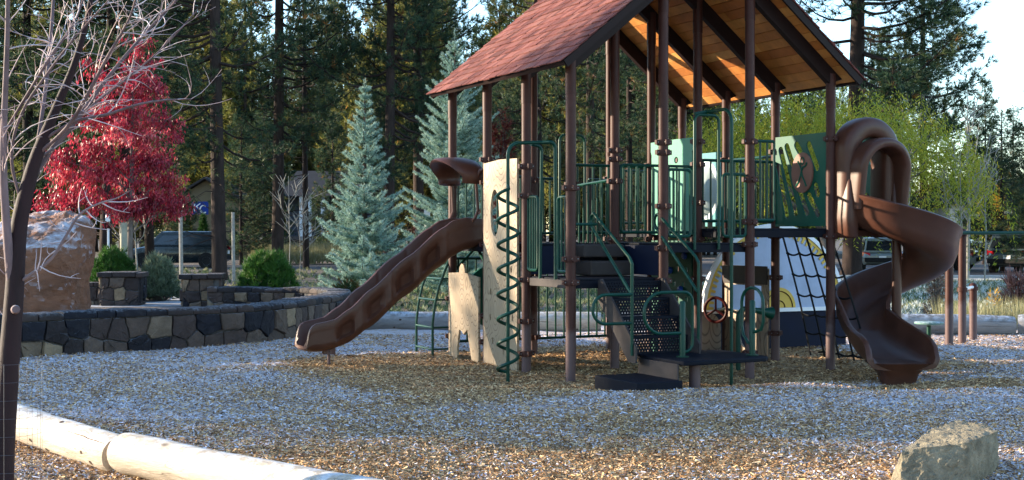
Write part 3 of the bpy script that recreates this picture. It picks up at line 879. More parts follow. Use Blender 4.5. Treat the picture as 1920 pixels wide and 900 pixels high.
def hand_loop(b):
    mb = MB()
    pts = [G(.80, b, 1.30), G(.80, b, 1.36), G(.74, b, 1.43), G(-.02, b, 1.90)] + [G(-.06 + .085 * math.cos(R(t)), b, 1.84 + .085 * math.sin(R(t))) for t in (80, 110, 140, 170, 200, 225)] + [G(-.05, b, 1.72), G(.74, b, 1.06), G(.79, b, 1.03)]
    mb.tube(pts, .0185, 8)
    mb.tube([G(.80, b, 1.36), G(.80, b, .34)], .0185, 8)
    mb.tube([G(.0, b, 1.80), G(-.0, b + (-.28 if b < .8 else .02), 1.80)], .0165, 8)
    if b < .8:
        d = [G(.80, b, 1.02), G(.80, b - .32, 1.02)] + [G(.80, b - .34 - .16 * math.sin(R(t)), .86 + .16 * math.cos(R(t))) for t in range(15, 180, 18)] + [G(.80, b - .32, .70), G(.80, b, .70)]
        mb.tube(d, .0185, 8)
    return part(mb, 'hand_rail', MT['green'], 40)
hand_loop(SB0 - .02); hand_loop(SB1 + .02)
mb = MB()
pl = [(.52, .50), (1.50, .50), (1.57, .52), (1.60, .60), (1.55, 1.60), (1.48, 1.68), (1.40, 1.70), (.60, 1.70), (.52, 1.6)]
mb.plate(pl, [], O + Z * .31, U, V, Z, .05)
tp = part(mb, 'transfer_platform', MT['deck'], 30, .012)
mb = MB(); g = G(1.38, .78); mb.tube([g + Z * -.35, g + Z * .284], .062, 18); mb.build('support_post', MT['post'], tp, 40)
mb = MB(); mb.gbox(.72, 1.52, .47, .486, -.15, .30); mb.build('riser', MT['deckmetal'], tp, None, .003)
mb = MB(); mb.gbox(.72, 1.62, -.09, .468, -.08, .135); mb.build('step', MT['deck'], tp, None, .008)
for (ga, gb, dr, w0, w1) in ((1.14, .78, V, -.46, .13), (1.30, 1.60, U, -.20, .22)):
    g = G(ga, gb)
    mb = MB(); mb.tube([g + Z * .335, g + Z * .93, g + Z * .95], [.033, .033, .024], 14)
    mb.lathe([(.0, .012), (.07, .01), (.07, 0)], g + Z * .336, Z, 14)
    gp = mb.build('grab_post', MT['green'], tp, 40)
    mb = MB()
    if dr == V:
        q = [(0, .60), (-.27, .60)] + [(-.27 - .225 * math.sin(R(t)), .825 - .225 * math.cos(R(t))) for t in range(15, 180, 15)] + [(-.27, 1.05), (.02, 1.05)] + [(.02 + .11 * math.sin(R(t)), .94 + .11 * math.cos(R(t))) for t in (20, 45, 70, 90)] + [(.13, .50)] + [(.03 + .10 * math.cos(R(t)), .49 - .10 * math.sin(R(t))) for t in (20, 50, 75)] + [(0, .40)]
    else:
        q = [(0, .66), (-.12, .66)] if False else []
        q = [(0, .45), (-.08, .47)] + [(-.20 + .03, .55), (-.20, .65), (-.20, .92)] + [(-.20 + .20 - .20 * math.cos(R(t)), .92 + .17 * math.sin(R(t))) for t in range(20, 180, 20)] + [(.20, .90), (.20, .72), (.16, .63), (.06, .60), (0, .60)]
    mb.tube([g + dr * x + Z * z for x, z in q], .018, 8)
    mb.build('grab_loop', MT['green'], gp, 40)

# ---- straight slide
import bisect
def lerp_table(tab, s):
    xs = [t[0] for t in tab]
    k = max(1, min(len(tab) - 1, bisect.bisect_left(xs, s)))
    t0, t1 = tab[k - 1], tab[k]
    f = (s - t0[0]) / (t1[0] - t0[0]); f = max(0, min(1, f)); f = f * f * (3 - 2 * f) * .35 + f * .65
    return t0[1] + (t1[1] - t0[1]) * f, t0[2] + (t1[2] - t0[2]) * f
TAB = [(-.10, 1.89, 1.53), (.15, 1.91, 1.47), (.34, 1.87, 1.38), (.5, 1.77, 1.25), (1.0, 1.39, .87), (1.5, .98, .47), (1.78, .74, .29), (1.98, .61, .225), (2.10, .585, .20), (2.22, .565, .20), (2.28, .53, .205), (2.31, .47, .21), (2.33, .39, .215), (2.345, .30, .23)]
SMID = -2.5 * LA
def slide_pt(s, n, z): return G(SMID + n, -s, z)
ribs = (.45, .82, 1.22, 1.62)
rings = []
for k in range(101):
    s = -.10 + 2.445 * k / 100
    rim, bot = lerp_table(TAB, s)
    H = rim - bot
    hw = .26
    rb = max(0, 1 - min(abs(s - r) for r in ribs) / .022) * .012
    # pocket on the outer wall just downhill of each joint
    pk = 0
    for r in ribs:
        u_ = (s - r - .09) / .26
        if 0 < u_ < 1: pk = max(pk, min(1, u_ / .07, (1 - u_) / .4))
    pk *= .075
    def prof(sg):
        o_ = hw + rb
        return [(sg * .14, bot), (sg * (.21 + rb), bot + .02), (sg * (o_ - .02), bot + H * .14), (sg * o_, bot + H * .24), (sg * (o_ - pk), bot + H * .30), (sg * (o_ - pk * .9), bot + H * .55), (sg * (o_ - pk * .25), bot + H * .66), (sg * o_, bot + H * .72), (sg * (o_ + .012), rim - .03), (sg * (o_ + .004), rim - .006), (sg * (o_ - .02), rim), (sg * (o_ - .045), rim - .012), (sg * (o_ - .055), rim - .05), (sg * (o_ - .07), bot + .09 + (H - .1) * .35), (sg * (.14), bot + .045)]
    lf = prof(1); rt = prof(-1)[::-1]
    ring = lf + rt                      # near wall outer->inner, then far wall inner->outer
    rings.append([slide_pt(s, n, z) for n, z in ring])
mb = MB(); mb.sweep(rings)
ss = part(mb, 'straight_slide', MT['slide'], 50)
mb = MB(); lg = slide_pt(1.97, .0, 0)
mb.tube([lg + Z * -.3, lg + Z * .21], .02, 10); mb.tube([lg + Z * .15, lg + Z * .235], .085, 14)
mb.build('support_leg', MT['post'], ss, 40)
# hood over the slide entry
mb = MB(); rg = []
for k in range(25):
    t = k / 24
    an = R(200 - 220 * t)
    yy = math.cos(an) * .41; zz = 2.44 + math.sin(an) * .23
    lean = .13 * max(0, math.sin(an)) + .10
    c = G(SMID + yy, -.02 - lean, zz)
    th = .11 + .07 * max(0, math.sin(an))
    rg.append([c + V * (th * math.cos(R(p))) * 1.5 + (U * math.cos(an) + Z * math.sin(an)) * (.045 * math.sin(R(p))) for p in range(0, 360, 30)])
mb.sweep(rg)
for sg in (-1, 1):
    mb.tube([G(SMID + sg * .40, -.10, 2.36), G(SMID + sg * .44, -.04, 2.52), G(SMID + sg * .53, .0, 2.54)], .03, 10)
part(mb, 'slide_hood', MT['slide'], 50)
mb = MB()
for sg in (-1, 1):
    mb.tube([G(SMID + sg * .40, -.08, 2.35), G(SMID + sg * .41, -.06, 2.0), G(SMID + sg * .41, -.10, 1.9), G(SMID + sg * .40, -.14, 1.86)], .02, 8)
part(mb, 'slide_grip', MT['slide'], 40)

# ---- spiral slide
CA, CB, RC = .22, 4.66, .42
C0 = G(CA, CB)
path = []
tot = 336
N = 90
start_an = math.degrees(math.atan2(-.437, -.9)) % 360     # 206: left of the axis, heading along U
for k in range(-8, 0):
    p = C0 + Vector((math.cos(R(start_an)), math.sin(R(start_an)), 0)) * RC - U * (-k * .035)
    path.append((p, U.copy(), 1.79 - .0 * k, 0))
for k in range(N + 1):
    t = k / N
    an = R(start_an + tot * t)
    rad = Vector((math.cos(an), math.sin(an), 0))
    tg = Vector((-math.sin(an), math.cos(an), 0))
    z = 1.79 - 1.36 * (t ** 1.12)
    path.append((C0 + rad * RC, tg, z, t))
tend = path[-1][1]; pe = path[-1][0]
LX = 1.55
for k in range(1, 25):
    q = k / 24
    z = .43 - .30 * (1 - (1 - q) ** 2.0)
    path.append((pe + tend * (LX * q), tend, z, 1 + q))
rings = []
for p, tg, z, t in path:
    out = Vector((tg.y, -tg.x, 0))            # away from the axis
    e = max(0, t - 1)
    ho = .43 if t < .9 else .43 + (.33 - .43) * sm(.9, 1.5, t)
    hi = .20 + (.33 - .20) * sm(.70, 1.2, t)
    if t < .12: hi = .40 - (.20) * (t / .12)
    q_ = max(0, (t - 1.70) / .30)
    rnd_ = math.sqrt(max(0.0, 1 - min(1, q_) ** 2.4))
    ho = .10 + (ho - .10) * rnd_; hi = .10 + (hi - .10) * rnd_
    w = .335 + .05 * sm(1.05, 1.7, t)
    inw = .30 if t < 1.0 else .30 + (w - .30) * sm(1.0, 1.5, t)
    pr = []
    nseg = 9
    for k in range(nseg + 1):                     # underside, inner to outer
        u_ = -1 + 2 * k / nseg
        ww = w if u_ > 0 else inw; hh = ho if u_ > 0 else hi
        pr.append((math.copysign(math.sin(abs(u_) * math.pi / 2) ** .8, u_) * (ww + .02), -.045 + (hh - .03) * (1 - math.cos(abs(u_) * math.pi / 2)) ** 1.5))
    pr += [(w + .050, ho - .035), (w + .056, ho - .008), (w + .03, ho + .010), (w - .008, ho + .002)]
    for k in range(nseg + 1):                     # riding surface, outer to inner
        u_ = 1 - 2 * k / nseg
        ww = w if u_ > 0 else inw; hh = ho if u_ > 0 else hi
        pr.append((math.copysign(math.sin(abs(u_) * math.pi / 2) ** .8, u_) * (ww - .02), (hh - .03) * (1 - math.cos(abs(u_) * math.pi / 2)) ** 1.5))
    pr += [(-inw + .012, hi + .004), (-inw - .02, hi + .010), (-inw - .042, hi - .012), (-inw - .036, hi - .035)]
    rings.append([p + out * x + Z * (z + y) for x, y in pr])
mb = MB(); mb.sweep(rings)
spl = part(mb, 'spiral_slide', MT['slide'], 50)
mb = MB(); mb.tube([C0 + Z * .30, C0 + Z * 1.9], .062, 18)
mb.build('centre_column', MT['slide'], spl, 40)
mb = MB()
fo = pe + tend * (LX * .86)
side = Vector((tend.y, -tend.x, 0))
q = []
for zz, w_, l_ in ((-.20, .20, .14), (-.06, .205, .14), (.03, .23, .17), (.10, .29, .24), (.17, .37, .31)):
    q.append([fo + side * (w_ * math.copysign(abs(math.cos(R(p_))) ** .6, math.cos(R(p_)))) + tend * (l_ * math.copysign(abs(math.sin(R(p_))) ** .6, math.sin(R(p_)))) + Z * zz for p_ in range(0, 360, 15)])
mb.sweep(q)
mb.build('exit_foot', MT['slide'], spl, 50)
# hood: thick outer arch and a forward visor arch
def hood_arch(a_off, bc, w, z0, zt, depth, thick, lean, legs, n=30):
    rg = []
    pts = []
    for k in range(n + 1):
        t = k / n
        x = -1 + 2 * t
        an = R(180 - 180 * t)
        pts.append((math.cos(an) * w, math.sin(an)))
    full = [(-w, -1.0, -Vector((1, 0, 0)))]
    path = [(-w * legs, z0, (-1, 0))] + [(-w * (legs + (1 - legs) * q), z0 + (zt - w * .95 - z0) * q, (-1, 0)) for q in (.33, .66)]
    for k in range(n + 1):
        an = R(180 - 180 * k / n)
        path.append((math.cos(an) * w, zt - w * .95 + math.sin(an) * w * .95, (math.cos(an), math.sin(an))))
    path += [(w * (legs + (1 - legs) * q), z0 + (zt - w * .95 - z0) * q, (1, 0)) for q in (.66, .33)] + [(w * legs, z0, (1, 0))]
    for bx, z, (nx, nz) in path:
        hz = max(0, (z - z0) / (zt - z0))
        c = G(a_off + lean * hz, bc + bx, z)
        nv = V * nx + Z * nz
        rg.append([c + U * (depth * math.copysign(abs(math.cos(R(p))) ** .6, math.cos(R(p)))) + nv * (thick * math.copysign(abs(math.sin(R(p))) ** .6, math.sin(R(p)))) for p in range(0, 360, 20)])
    return rg
mb = MB(); mb.sweep(hood_arch(.08, 4.25, .325, 1.74, 3.05, .18, .135, .02, 1.0))
hd = part(mb, 'spiral_slide_hood', MT['slide'], 60)
mb = MB(); mb.sweep(hood_arch(.24, 4.28, .355, 2.00, 2.84, .17, .068, .12, 1.0))
mb.build('visor', MT['slide'], hd, 60)
mb = MB()
def flange(b0, b1):
    rg = []
    for z, g_ in ((1.64, 0), (1.66, .02), (1.90, .03), (2.10, .02), (2.35, -.015), (2.45, -.05)):
        bc = (b0 + b1) / 2; hw_ = (b1 - b0) / 2 + g_
        rg.append([G(.10 + (.20 + g_) * math.copysign(abs(math.cos(R(p_))) ** .4, math.cos(R(p_))), bc + hw_ * math.copysign(abs(math.sin(R(p_))) ** .4, math.sin(R(p_))), z) for p_ in range(0, 360, 15)])
    mb.sweep(rg)
flange(3.81, 3.95); flange(4.54, 4.68)
mb.gbox(-.03, .20, 3.95, 4.54, 1.66, 1.735)
mb.build('base_flange', MT['slide'], hd, 50)

# ---- cargo net
mb = MB()
def netp(u_, v_):       # u_ across 0..1, v_ down 0..1
    a = -1.05 + .98 * u_ - .05 * v_
    sag = .16 * math.sin(math.pi * min(1, v_)) * 1.0
    b = 3.80 + .62 * v_ + sag * .25
    z = 1.70 * (1 - v_) + .02
    return G(a + .22 * v_ * (u_ - .5), b, z - .04 * math.sin(math.pi * v_))
for k in range(5):
    mb.tube([netp(k / 4, v / 20) for v in range(21)], .014, 6)
for r in range(1, 7):
    v_ = r / 6.3
    pts = []
    for k in range(4):
        for q in range(6):
            t = q / 6; p = netp((k + t) / 4, v_); pts.append(p - Z * (.028 * math.sin(math.pi * t)))
    pts.append(netp(1, v_)); mb.tube(pts, .013, 6)
    for k in range(5):
        c = netp(k / 4, v_); mb.lathe([(.001, .02), (.016, .014), (.02, 0), (.016, -.014), (.001, -.02)], c, Z, 8)
mb.tube([netp(1, .98), G(-.2, 4.75, .06), G(-.25, 5.0, .0)], .0105, 6); mb.tube([netp(.5, .98), G(-.55, 4.8, .04), G(-.5, 5.1, -.02)], .0105, 6)
part(mb, 'cargo_net', MT['rope'], 40)

# ------------------------------------------------------------------ other play equipment
def saw_board():
    t = thing('saw_blade_board', 'half round white saw blade board with yellow teeth and dark blue base', 'play panel', G(-2.45, 4.74, 0))
    inv = Matrix.Translation(-Vector(t.location))
    def pp(mb, name, mat, sm_=30):
        o = mb.build(name, mat, t, sm_); o.matrix_parent_inverse = inv; return o
    org = G(-2.45, 4.74, 0); RR = 1.29
    mb = MB(); mb.plate([(-RR - .03, -.12), (RR + .03, -.12), (RR + .03, .55), (-RR - .03, .55)], [], org, V, Z, U, .05); pp(mb, 'base_board', MT['navy'])
    semi = lambda r, n=48: [(r * math.cos(R(180 * k / n)), .552 + r * math.sin(R(180 * k / n))) for k in range(n + 1)]
    mb = MB(); mb.plate(semi(RR - .02), [], org, V, Z, U, .03); pp(mb, 'blade', MT['white'])
    mb = MB(); mb.plate(semi(RR) + semi(RR - .06)[::-1], [], org + U * .012, V, Z, U, .06)
    mb.plate([(-RR, .545), (RR, .545), (RR, .60), (-RR, .60)], [], org + U * .03, V, Z, U, .05); pp(mb, 'rim', MT['whiterim'])
    inner = []
    nt_ = 42
    for k in range(nt_):
        a0 = 180 * k / nt_; a1 = 180 * (k + .5) / nt_; a2 = 180 * (k + .55) / nt_
        for an, r in ((a0, RR - .12), (a1, RR - .12), (a2, RR - .20), (180 * (k + .98) / nt_, RR - .20)):
            inner.append((r * math.cos(R(an)), .60 + r * math.sin(R(an)) * .975))
    mb = MB(); mb.plate(semi(RR - .062) + inner[::-1], [], org + U * .022, V, Z, U, .012); pp(mb, 'tooth_ring', MT['yellow'])
    mb = MB(); mb.plate([(x, z + .05) for x, z in semi(.30, 24)], [], org + U * .03 + V * .06, V, Z, U, .02); hub = pp(mb, 'hub', MT['yellow'])
    mb = MB()
    for r in (.10, .24):
        mb.tube([org + U * .045 + V * (.06 + r * math.cos(R(180 * k / 20))) + Z * (.605 + r * math.sin(R(180 * k / 20))) for k in range(21)], .007, 6)
    o = mb.build('hub_line', MT['red'], hub, 40); o.matrix_parent_inverse = Matrix.Identity(4)
saw_board()

def bars():
    t = thing('pull_up_bars', 'three brown posts with green pull up bars beside the spiral slide', 'pull-up bars', P(1805, 645, 20.3) * 1)
    t.location.z = 0
    inv = Matrix.Translation(-Vector(t.location))
    def pp(mb, name, mat, par=t):
        o = mb.build(name, mat, par, 40)
        if par == t: o.matrix_parent_inverse = inv
        return o
    for x, d, yt in ((1780, 19.8, 424), (1804.5, 20.3, 428), (1825, 21.1, 530)):
        p = P(x, 440, d); ztop = P(x, yt, d).z; p.z = 0
        mb = MB(); mb.tube([p + Z * -.3, p + Z * (ztop - .1)], .060, 18)
        po = pp(mb, 'post', MT['post'])
        mb = MB(); mb.lathe([(.062, -.01), (.066, 0), (.066, .05), (.052, .085), (.028, .105), (.001, .112)], p + Z * (ztop - .112), Z, 18); pp(mb, 'post_cap', MT['clamp'], po)
        zc = P(x, 437, d).z if yt < 500 else P(x, 541, d).z
        mb = MB(); mb.lathe([(.06, -.035), (.078, -.03), (.078, .03), (.06, .035)], p + Z * zc, Z, 18); pp(mb, 'clamp', MT['clamp'], po)
        if x == 1804.5:
            mb = MB(); mb.lathe([(.06, -.035), (.078, -.03), (.078, .03), (.06, .035)], p + Z * P(x, 543, d).z, Z, 18); pp(mb, 'clamp', MT['clamp'], po)
    mb = MB(); mb.tube([P(1782, 436, 19.8), P(1835, 437, 20.0), P(2060, 436, 20.2)], .028, 10); pp(mb, 'bar', MT['green'])
    mb = MB(); mb.tube([P(1805, 543, 20.3), P(1825, 538, 21.1)], .022, 10); pp(mb, 'bar', MT['whitepaint'])
    mb = MB(); p = P(2060, 440, 20.2); p.z = 0; mb.tube([p + Z * -.3, p + Z * 1.8], .06, 18); pp(mb, 'post', MT['post'])
bars()
def pod():
    p = P(1742, 640, 20.8); p.z = 0
    t = thing('step_pod', 'round green step on a short green pole between the spiral slide and the far log', 'step pod', p)
    mb = MB(); mb.tube([Z * -.3, Z * .27], .036, 12); mb.build('pole', MT['green'], t, 40)
    mb = MB(); mb.lathe([(.001, .045), (.21, .045), (.225, .035), (.225, .015), (.19, 0), (.001, 0)], Z * .262, Z, 26); mb.build('seat', M('frosty green metal', (.10, .19, .17), .5, .1, 6, frost=.9), t, 40)
pod()

# ------------------------------------------------------------------ logs
def log_material(name, c_lo, c_hi, dark):
    m, nt, bs = base_mat(name)
    n1 = noise_(nt, 5, 6, .7, (.25, 1.6, 1.6)); n2 = noise_(nt, 3.2, 3, .6, (.6, 1, 1), 'Object', 4)
    rp = ramp(nt, [(.3, c_lo), (.7, c_hi)]); nt.links.new(n1, rp.inputs[0])
    # fine wavy grain and drying cracks run along the log
    tc = nt.nodes.new('ShaderNodeTexCoord'); mp = nt.nodes.new('ShaderNodeMapping'); mp.inputs['Scale'].default_value = (.35, 2.2, 2.2)
    nt.links.new(tc.outputs['Object'], mp.inputs[0])
    nzz = nt.nodes.new('ShaderNodeTexNoise'); nzz.inputs['Scale'].default_value = 7; nzz.inputs['Detail'].default_value = 3; nzz.inputs['Distortion'].default_value = 1.2
    nt.links.new(mp.outputs[0], nzz.inputs['Vector'])
    ridge = math_(nt, 'ABSOLUTE', math_(nt, 'SUBTRACT', nzz.outputs[0], .5))
    cr = nt.nodes.new('ShaderNodeMapRange'); cr.inputs[1].default_value = .0; cr.inputs[2].default_value = .022; cr.inputs[3].default_value = .8; cr.inputs[4].default_value = 0
    nt.links.new(ridge, cr.inputs[0])
    gate = nt.nodes.new('ShaderNodeMapRange'); gate.inputs[1].default_value = .48; gate.inputs[2].default_value = .62; nt.links.new(n2, gate.inputs[0])
    c = mixrgb(nt, rp.outputs[0], dark, math_(nt, 'MULTIPLY', cr.outputs[0], gate.outputs[0]))
    vo = nt.nodes.new('ShaderNodeTexVoronoi'); vo.inputs['Scale'].default_value = 2.4
    mp2 = nt.nodes.new('ShaderNodeMapping'); mp2.inputs['Scale'].default_value = (.75, 1.6, 1.6); nt.links.new(tc.outputs['Object'], mp2.inputs[0]); nt.links.new(mp2.outputs[0], vo.inputs['Vector'])
    kn = nt.nodes.new('ShaderNodeMapRange'); kn.inputs[1].default_value = .05; kn.inputs[2].default_value = .10; kn.inputs[3].default_value = .85; kn.inputs[4].default_value = 0; nt.links.new(vo.outputs['Distance'], kn.inputs[0])
    c = mixrgb(nt, c, dark, kn.outputs[0])
    c = mixrgb(nt, c, (.66, .72, .82), frost_fac(nt, .55, 9, .42, .6))
    nt.links.new(c, bs.inputs['Base Color']); bs.inputs['Roughness'].default_value = .75
    bump_(nt, bs, n1, .7, .03)
    return m
MT['log'] = log_material('weathered log', (.27, .215, .155), (.52, .44, .35), (.06, .035, .02))
MT['log2'] = log_material('grey weathered log', (.12, .11, .105), (.26, .245, .24), (.03, .025, .022))
MT['knot'] = M('dark knot wood', (.055, .032, .02), .9, .4, 30)
def log(p0, p1, r0, r1, label, mat, seed, group=None, notch=False):
    p0 = Vector(p0); p1 = Vector(p1); d = p1 - p0; L = d.length
    n = max(14, int(L / .07)); m = 28
    rg = []
    rr = random.Random(seed); ph = rr.uniform(0, 9)
    for k in range(n + 1):
        x = L * k / n; r = r0 + (r1 - r0) * k / n
        ring = []
        for q in range(m):
            an = 2 * math.pi * q / m
            rad = r * (1 + .08 * noise.noise((x * .9 + ph, math.cos(an) * .8, math.sin(an) * .8)) + .03 * noise.noise((x * 5 + ph, math.cos(an) * 2.5, math.sin(an) * 2.5)))
            if k in (0, n): rad *= .93
            ring.append(Vector((x, rad * math.cos(an), rad * math.sin(an) + .012 * math.sin(x * 1.3 + ph))))
        rg.append(ring)
    mb = MB(); mb.sweep(rg)
    nmain = len(mb.f)
    def surf(x, an, lift=.0025):
        k = max(0, min(n - 1, int(x / L * n))); q = (an / (2 * math.pi) * m) % m; qi = int(q); f_ = q - qi
        kk = x / L * n - k
        pa = rg[k][qi].lerp(rg[k][(qi + 1) % m], f_); pb_ = rg[k + 1][qi].lerp(rg[k + 1][(qi + 1) % m], f_)
        c = pa.lerp(pb_, kk); r_ = Vector((0, c.y, c.z)).normalized()
        return c + r_ * lift
    for k in range(int(L * 5)):                       # knots
        x = rr.uniform(.08, L - .08); an = rr.uniform(0, 6.283); kr = rr.uniform(.010, .026)
        ring = [surf(x + 1.5 * kr * math.cos(t_) * rr.uniform(.8, 1.15), an + kr * math.sin(t_) / r0) for t_ in [2 * math.pi * q / 9 for q in range(9)]]
        mb.add(ring, [tuple(range(9))])
    for k in range(int(L * 3.5)):                     # drying cracks
        x = rr.uniform(.05, L * .8); an = rr.uniform(0, 6.283); cl = rr.uniform(.2, .9); nn = 12; w_ = rr.uniform(.0015, .004)
        a1 = []; a2 = []
        for q in range(nn + 1):
            xx = min(L - .03, x + cl * q / nn); an += rr.gauss(0, .018); ww = w_ * math.sin(math.pi * (q + .3) / (nn + .6))
            a1.append(surf(xx, an - ww / r0)); a2.append(surf(xx, an + ww / r0))
        mb.add(a1 + a2, [(q, q + 1, nn + 2 + q, nn + 1 + q) for q in range(nn)])
    o = mb.build('border_log', mat, None, 50)
    o.data.materials.append(MT['knot'])
    o.data.polygons.foreach_set('material_index', [0] * nmain + [1] * (len(o.data.polygons) - nmain))
    o.location = p0
    o.rotation_euler = d.to_track_quat('X', 'Z').to_euler()
    tag(o, label, 'log', group)
    return o
A0 = Vector((-4.62, 11.55, .12)); A1 = Vector((-2.80, 9.42, .12))
log(A0, A1, .142, .140, 'pale weathered border log running behind the bare tree trunk', MT['log'], 1, 'border logs around the wood chips')
log(A1 + Vector((.05, -.07, .01)), Vector((-.50, 7.42, .115)), .142, .155, 'pale sunlit border log nearest to the viewer with dark knots', MT['log'], 2, 'border logs around the wood chips')
mb = MB(); mb.box(Vector((-2.76, 9.25, .02)), (.11, .06, .09), Vector((.77, -.64, 0)), Vector((.64, .77, 0)))
def far_logs():
    pts = [(640, 20.9 + 2.4, 'weathered border log between the stone wall end and the straight slide'), (868, 23.4, 'pale cracked border log seen behind the animal shaped board'), (1130, 23.2, 'border log seen behind the stairs and under the decks'), (1400, 22.9, 'border log hidden partly by the saw blade board'), (1672, 22.5, 'grey frosted border log behind the step pod'), (1905, 22.3, 'frosted border log behind the pull up bars'), (2150, 21.6, '')]
    for k in range(len(pts) - 1):
        a, b = pts[k], pts[k + 1]
        p0 = Vector(((a[0] - 960) / FPX * a[1], a[1], .14)); p1 = Vector(((b[0] - 960) / FPX * b[1], b[1], .14))
        g = (p1 - p0).normalized() * .03
        log(p0 + g, p1 - g, .185, .175, a[2], MT['log2'] if k != 1 else MT['log'], 10 + k, 'border logs around the wood chips')
far_logs()

# ------------------------------------------------------------------ boulders
def rock(name, base, subdiv, disp, mat, label, cat, seed, flat_z=-.2):
    import bmesh
    bm = bmesh.new()
    vs = [bm.verts.new(p) for p in base]
    bmesh.ops.convex_hull(bm, input=vs)
    bmesh.ops.triangulate(bm, faces=bm.faces)
    bmesh.ops.subdivide_edges(bm, edges=bm.edges, cuts=subdiv, use_grid_fill=True)
    for v in bm.verts: pass
    bmesh.ops.smooth_vert(bm, verts=bm.verts, factor=.05, use_axis_x=True, use_axis_y=True, use_axis_z=True)
    bm.normal_update()
    for v in bm.verts:
        p = v.co; s = seed
        d = 0
        for f, am in disp:
            nv = noise.noise((p.x * f + s, p.y * f + s * 1.7, p.z * f - s)); d += am * (nv if f < 3 else .35 - abs(nv) * 1.6)
        v.co = p + v.normal * d
    me = bpy.data.meshes.new(name); bm.to_mesh(me); bm.free()
    me.polygons.foreach_set('use_smooth', [True] * len(me.polygons))
    me.set_sharp_from_angle(angle=R(24))
    o = link_mesh(name, me, mat); tag(o, label, cat)
    return o
MT['boulder'] = M('grey olive boulder', (.23, .195, .135), .9, .35, 9, 1.0, 45, bdist=.03, dirt=((.075, .066, .05), 14, .7))
bd_ = 9.15
bx = lambda x, y, d: P(x, y, d)
rock('boulder', [bx(1692, 846, 8.86), bx(1818, 829, 8.80), bx(1872, 808, 9.08), bx(1742, 802, 9.36), bx(1795, 789, 9.56), bx(1850, 798, 9.42), bx(1657, 935, 9.02), bx(1688, 968, 8.72), bx(1812, 968, 8.68), bx(1848, 950, 9.02), bx(1872, 900, 9.7), bx(1672, 905, 9.7), bx(1760, 905, 9.9)],
     26, [(2.2, .016), (6, .012), (16, .012), (42, .007)], MT['boulder'], 'broken grey olive boulder with a flat top standing on the frosty wood chips', 'boulder', 3.3)
MT['climbrock'] = M('sculpted climbing rock', (.19, .085, .050), .9, .3, 1.6, .8, 10, stretch=(1, 1, 2.2), frost=.9, bdist=.05, fscale=1.6, dirt=((.11, .068, .05), 3.0, .6))
cr = [(-70, 600, 20.6), (168, 600, 21.2), (165, 480, 21.2), (170, 420, 21.6), (160, 402, 21.9), (120, 393, 22.0), (80, 396, 22.0), (38, 404, 21.8), (32, 430, 21.2), (10, 452, 20.8), (-60, 470, 20.4), (-70, 520, 20.3), (20, 600, 20.2), (140, 600, 20.4), (150, 520, 20.6), (100, 470, 20.5), (60, 440, 20.9), (140, 430, 21.0), (-60, 600, 23.0), (150, 600, 23.3), (130, 400, 23.0), (40, 410, 23.2), (-60, 470, 23.2)]
crv = []
for x, y, d in cr:
    p = P(x, y, d); p.z = max(p.z, .05); crv.append(p)
rock('climbing_rock', crv, 22, [(1.0, .14), (2.6, .09), (7, .035), (16, .014)], MT['climbrock'], 'tall brown climbing rock with frost on top behind the stone wall', 'climbing rock', 6.1)
rock('boulder', [P(x, y, d) for x, y, d in ((606, 640, 22.6), (655, 640, 22.7), (660, 600, 23.1), (640, 585, 23.4), (612, 590, 23.3), (600, 610, 23.0), (630, 640, 23.9), (655, 600, 23.9), (640, 620, 22.5))], 6, [(3, .05), (9, .02)],
     M('mossy boulder', (.10, .12, .10), .9, .3, 6, .6, 20, frost=.7), 'small grey green boulder at the end of the stone wall beside the straight slide', 'boulder', 8.2)

# ------------------------------------------------------------------ stone walls
def clip(poly, px, py, nx, ny):
    out = []
    for i in range(len(poly)):
        a, b = poly[i], poly[(i + 1) % len(poly)]
        da = (a[0] - px) * nx + (a[1] - py) * ny; db = (b[0] - px) * nx + (b[1] - py) * ny
        if da <= 0: out.append(a)
        if (da < 0 < db) or (db < 0 < da):
            t = da / (da - db); out.append((a[0] + (b[0] - a[0]) * t, a[1] + (b[1] - a[1]) * t))
    return out
def inset(poly, w):
    n = len(poly)
    ar = sum(poly[i][0] * poly[(i + 1) % n][1] - poly[(i + 1) % n][0] * poly[i][1] for i in range(n))
    if ar < 0: poly = poly[::-1]
    res = list(poly)
    for i in range(n):
        a, b = poly[i], poly[(i + 1) % n]
        dx, dy = b[0] - a[0], b[1] - a[1]; L = math.hypot(dx, dy)
        if L < 1e-6: continue
        nx, ny = dy / L, -dx / L
        res = clip(res, a[0] - nx * w, a[1] - ny * w, nx, ny)
        if len(res) < 3: return []
    return res
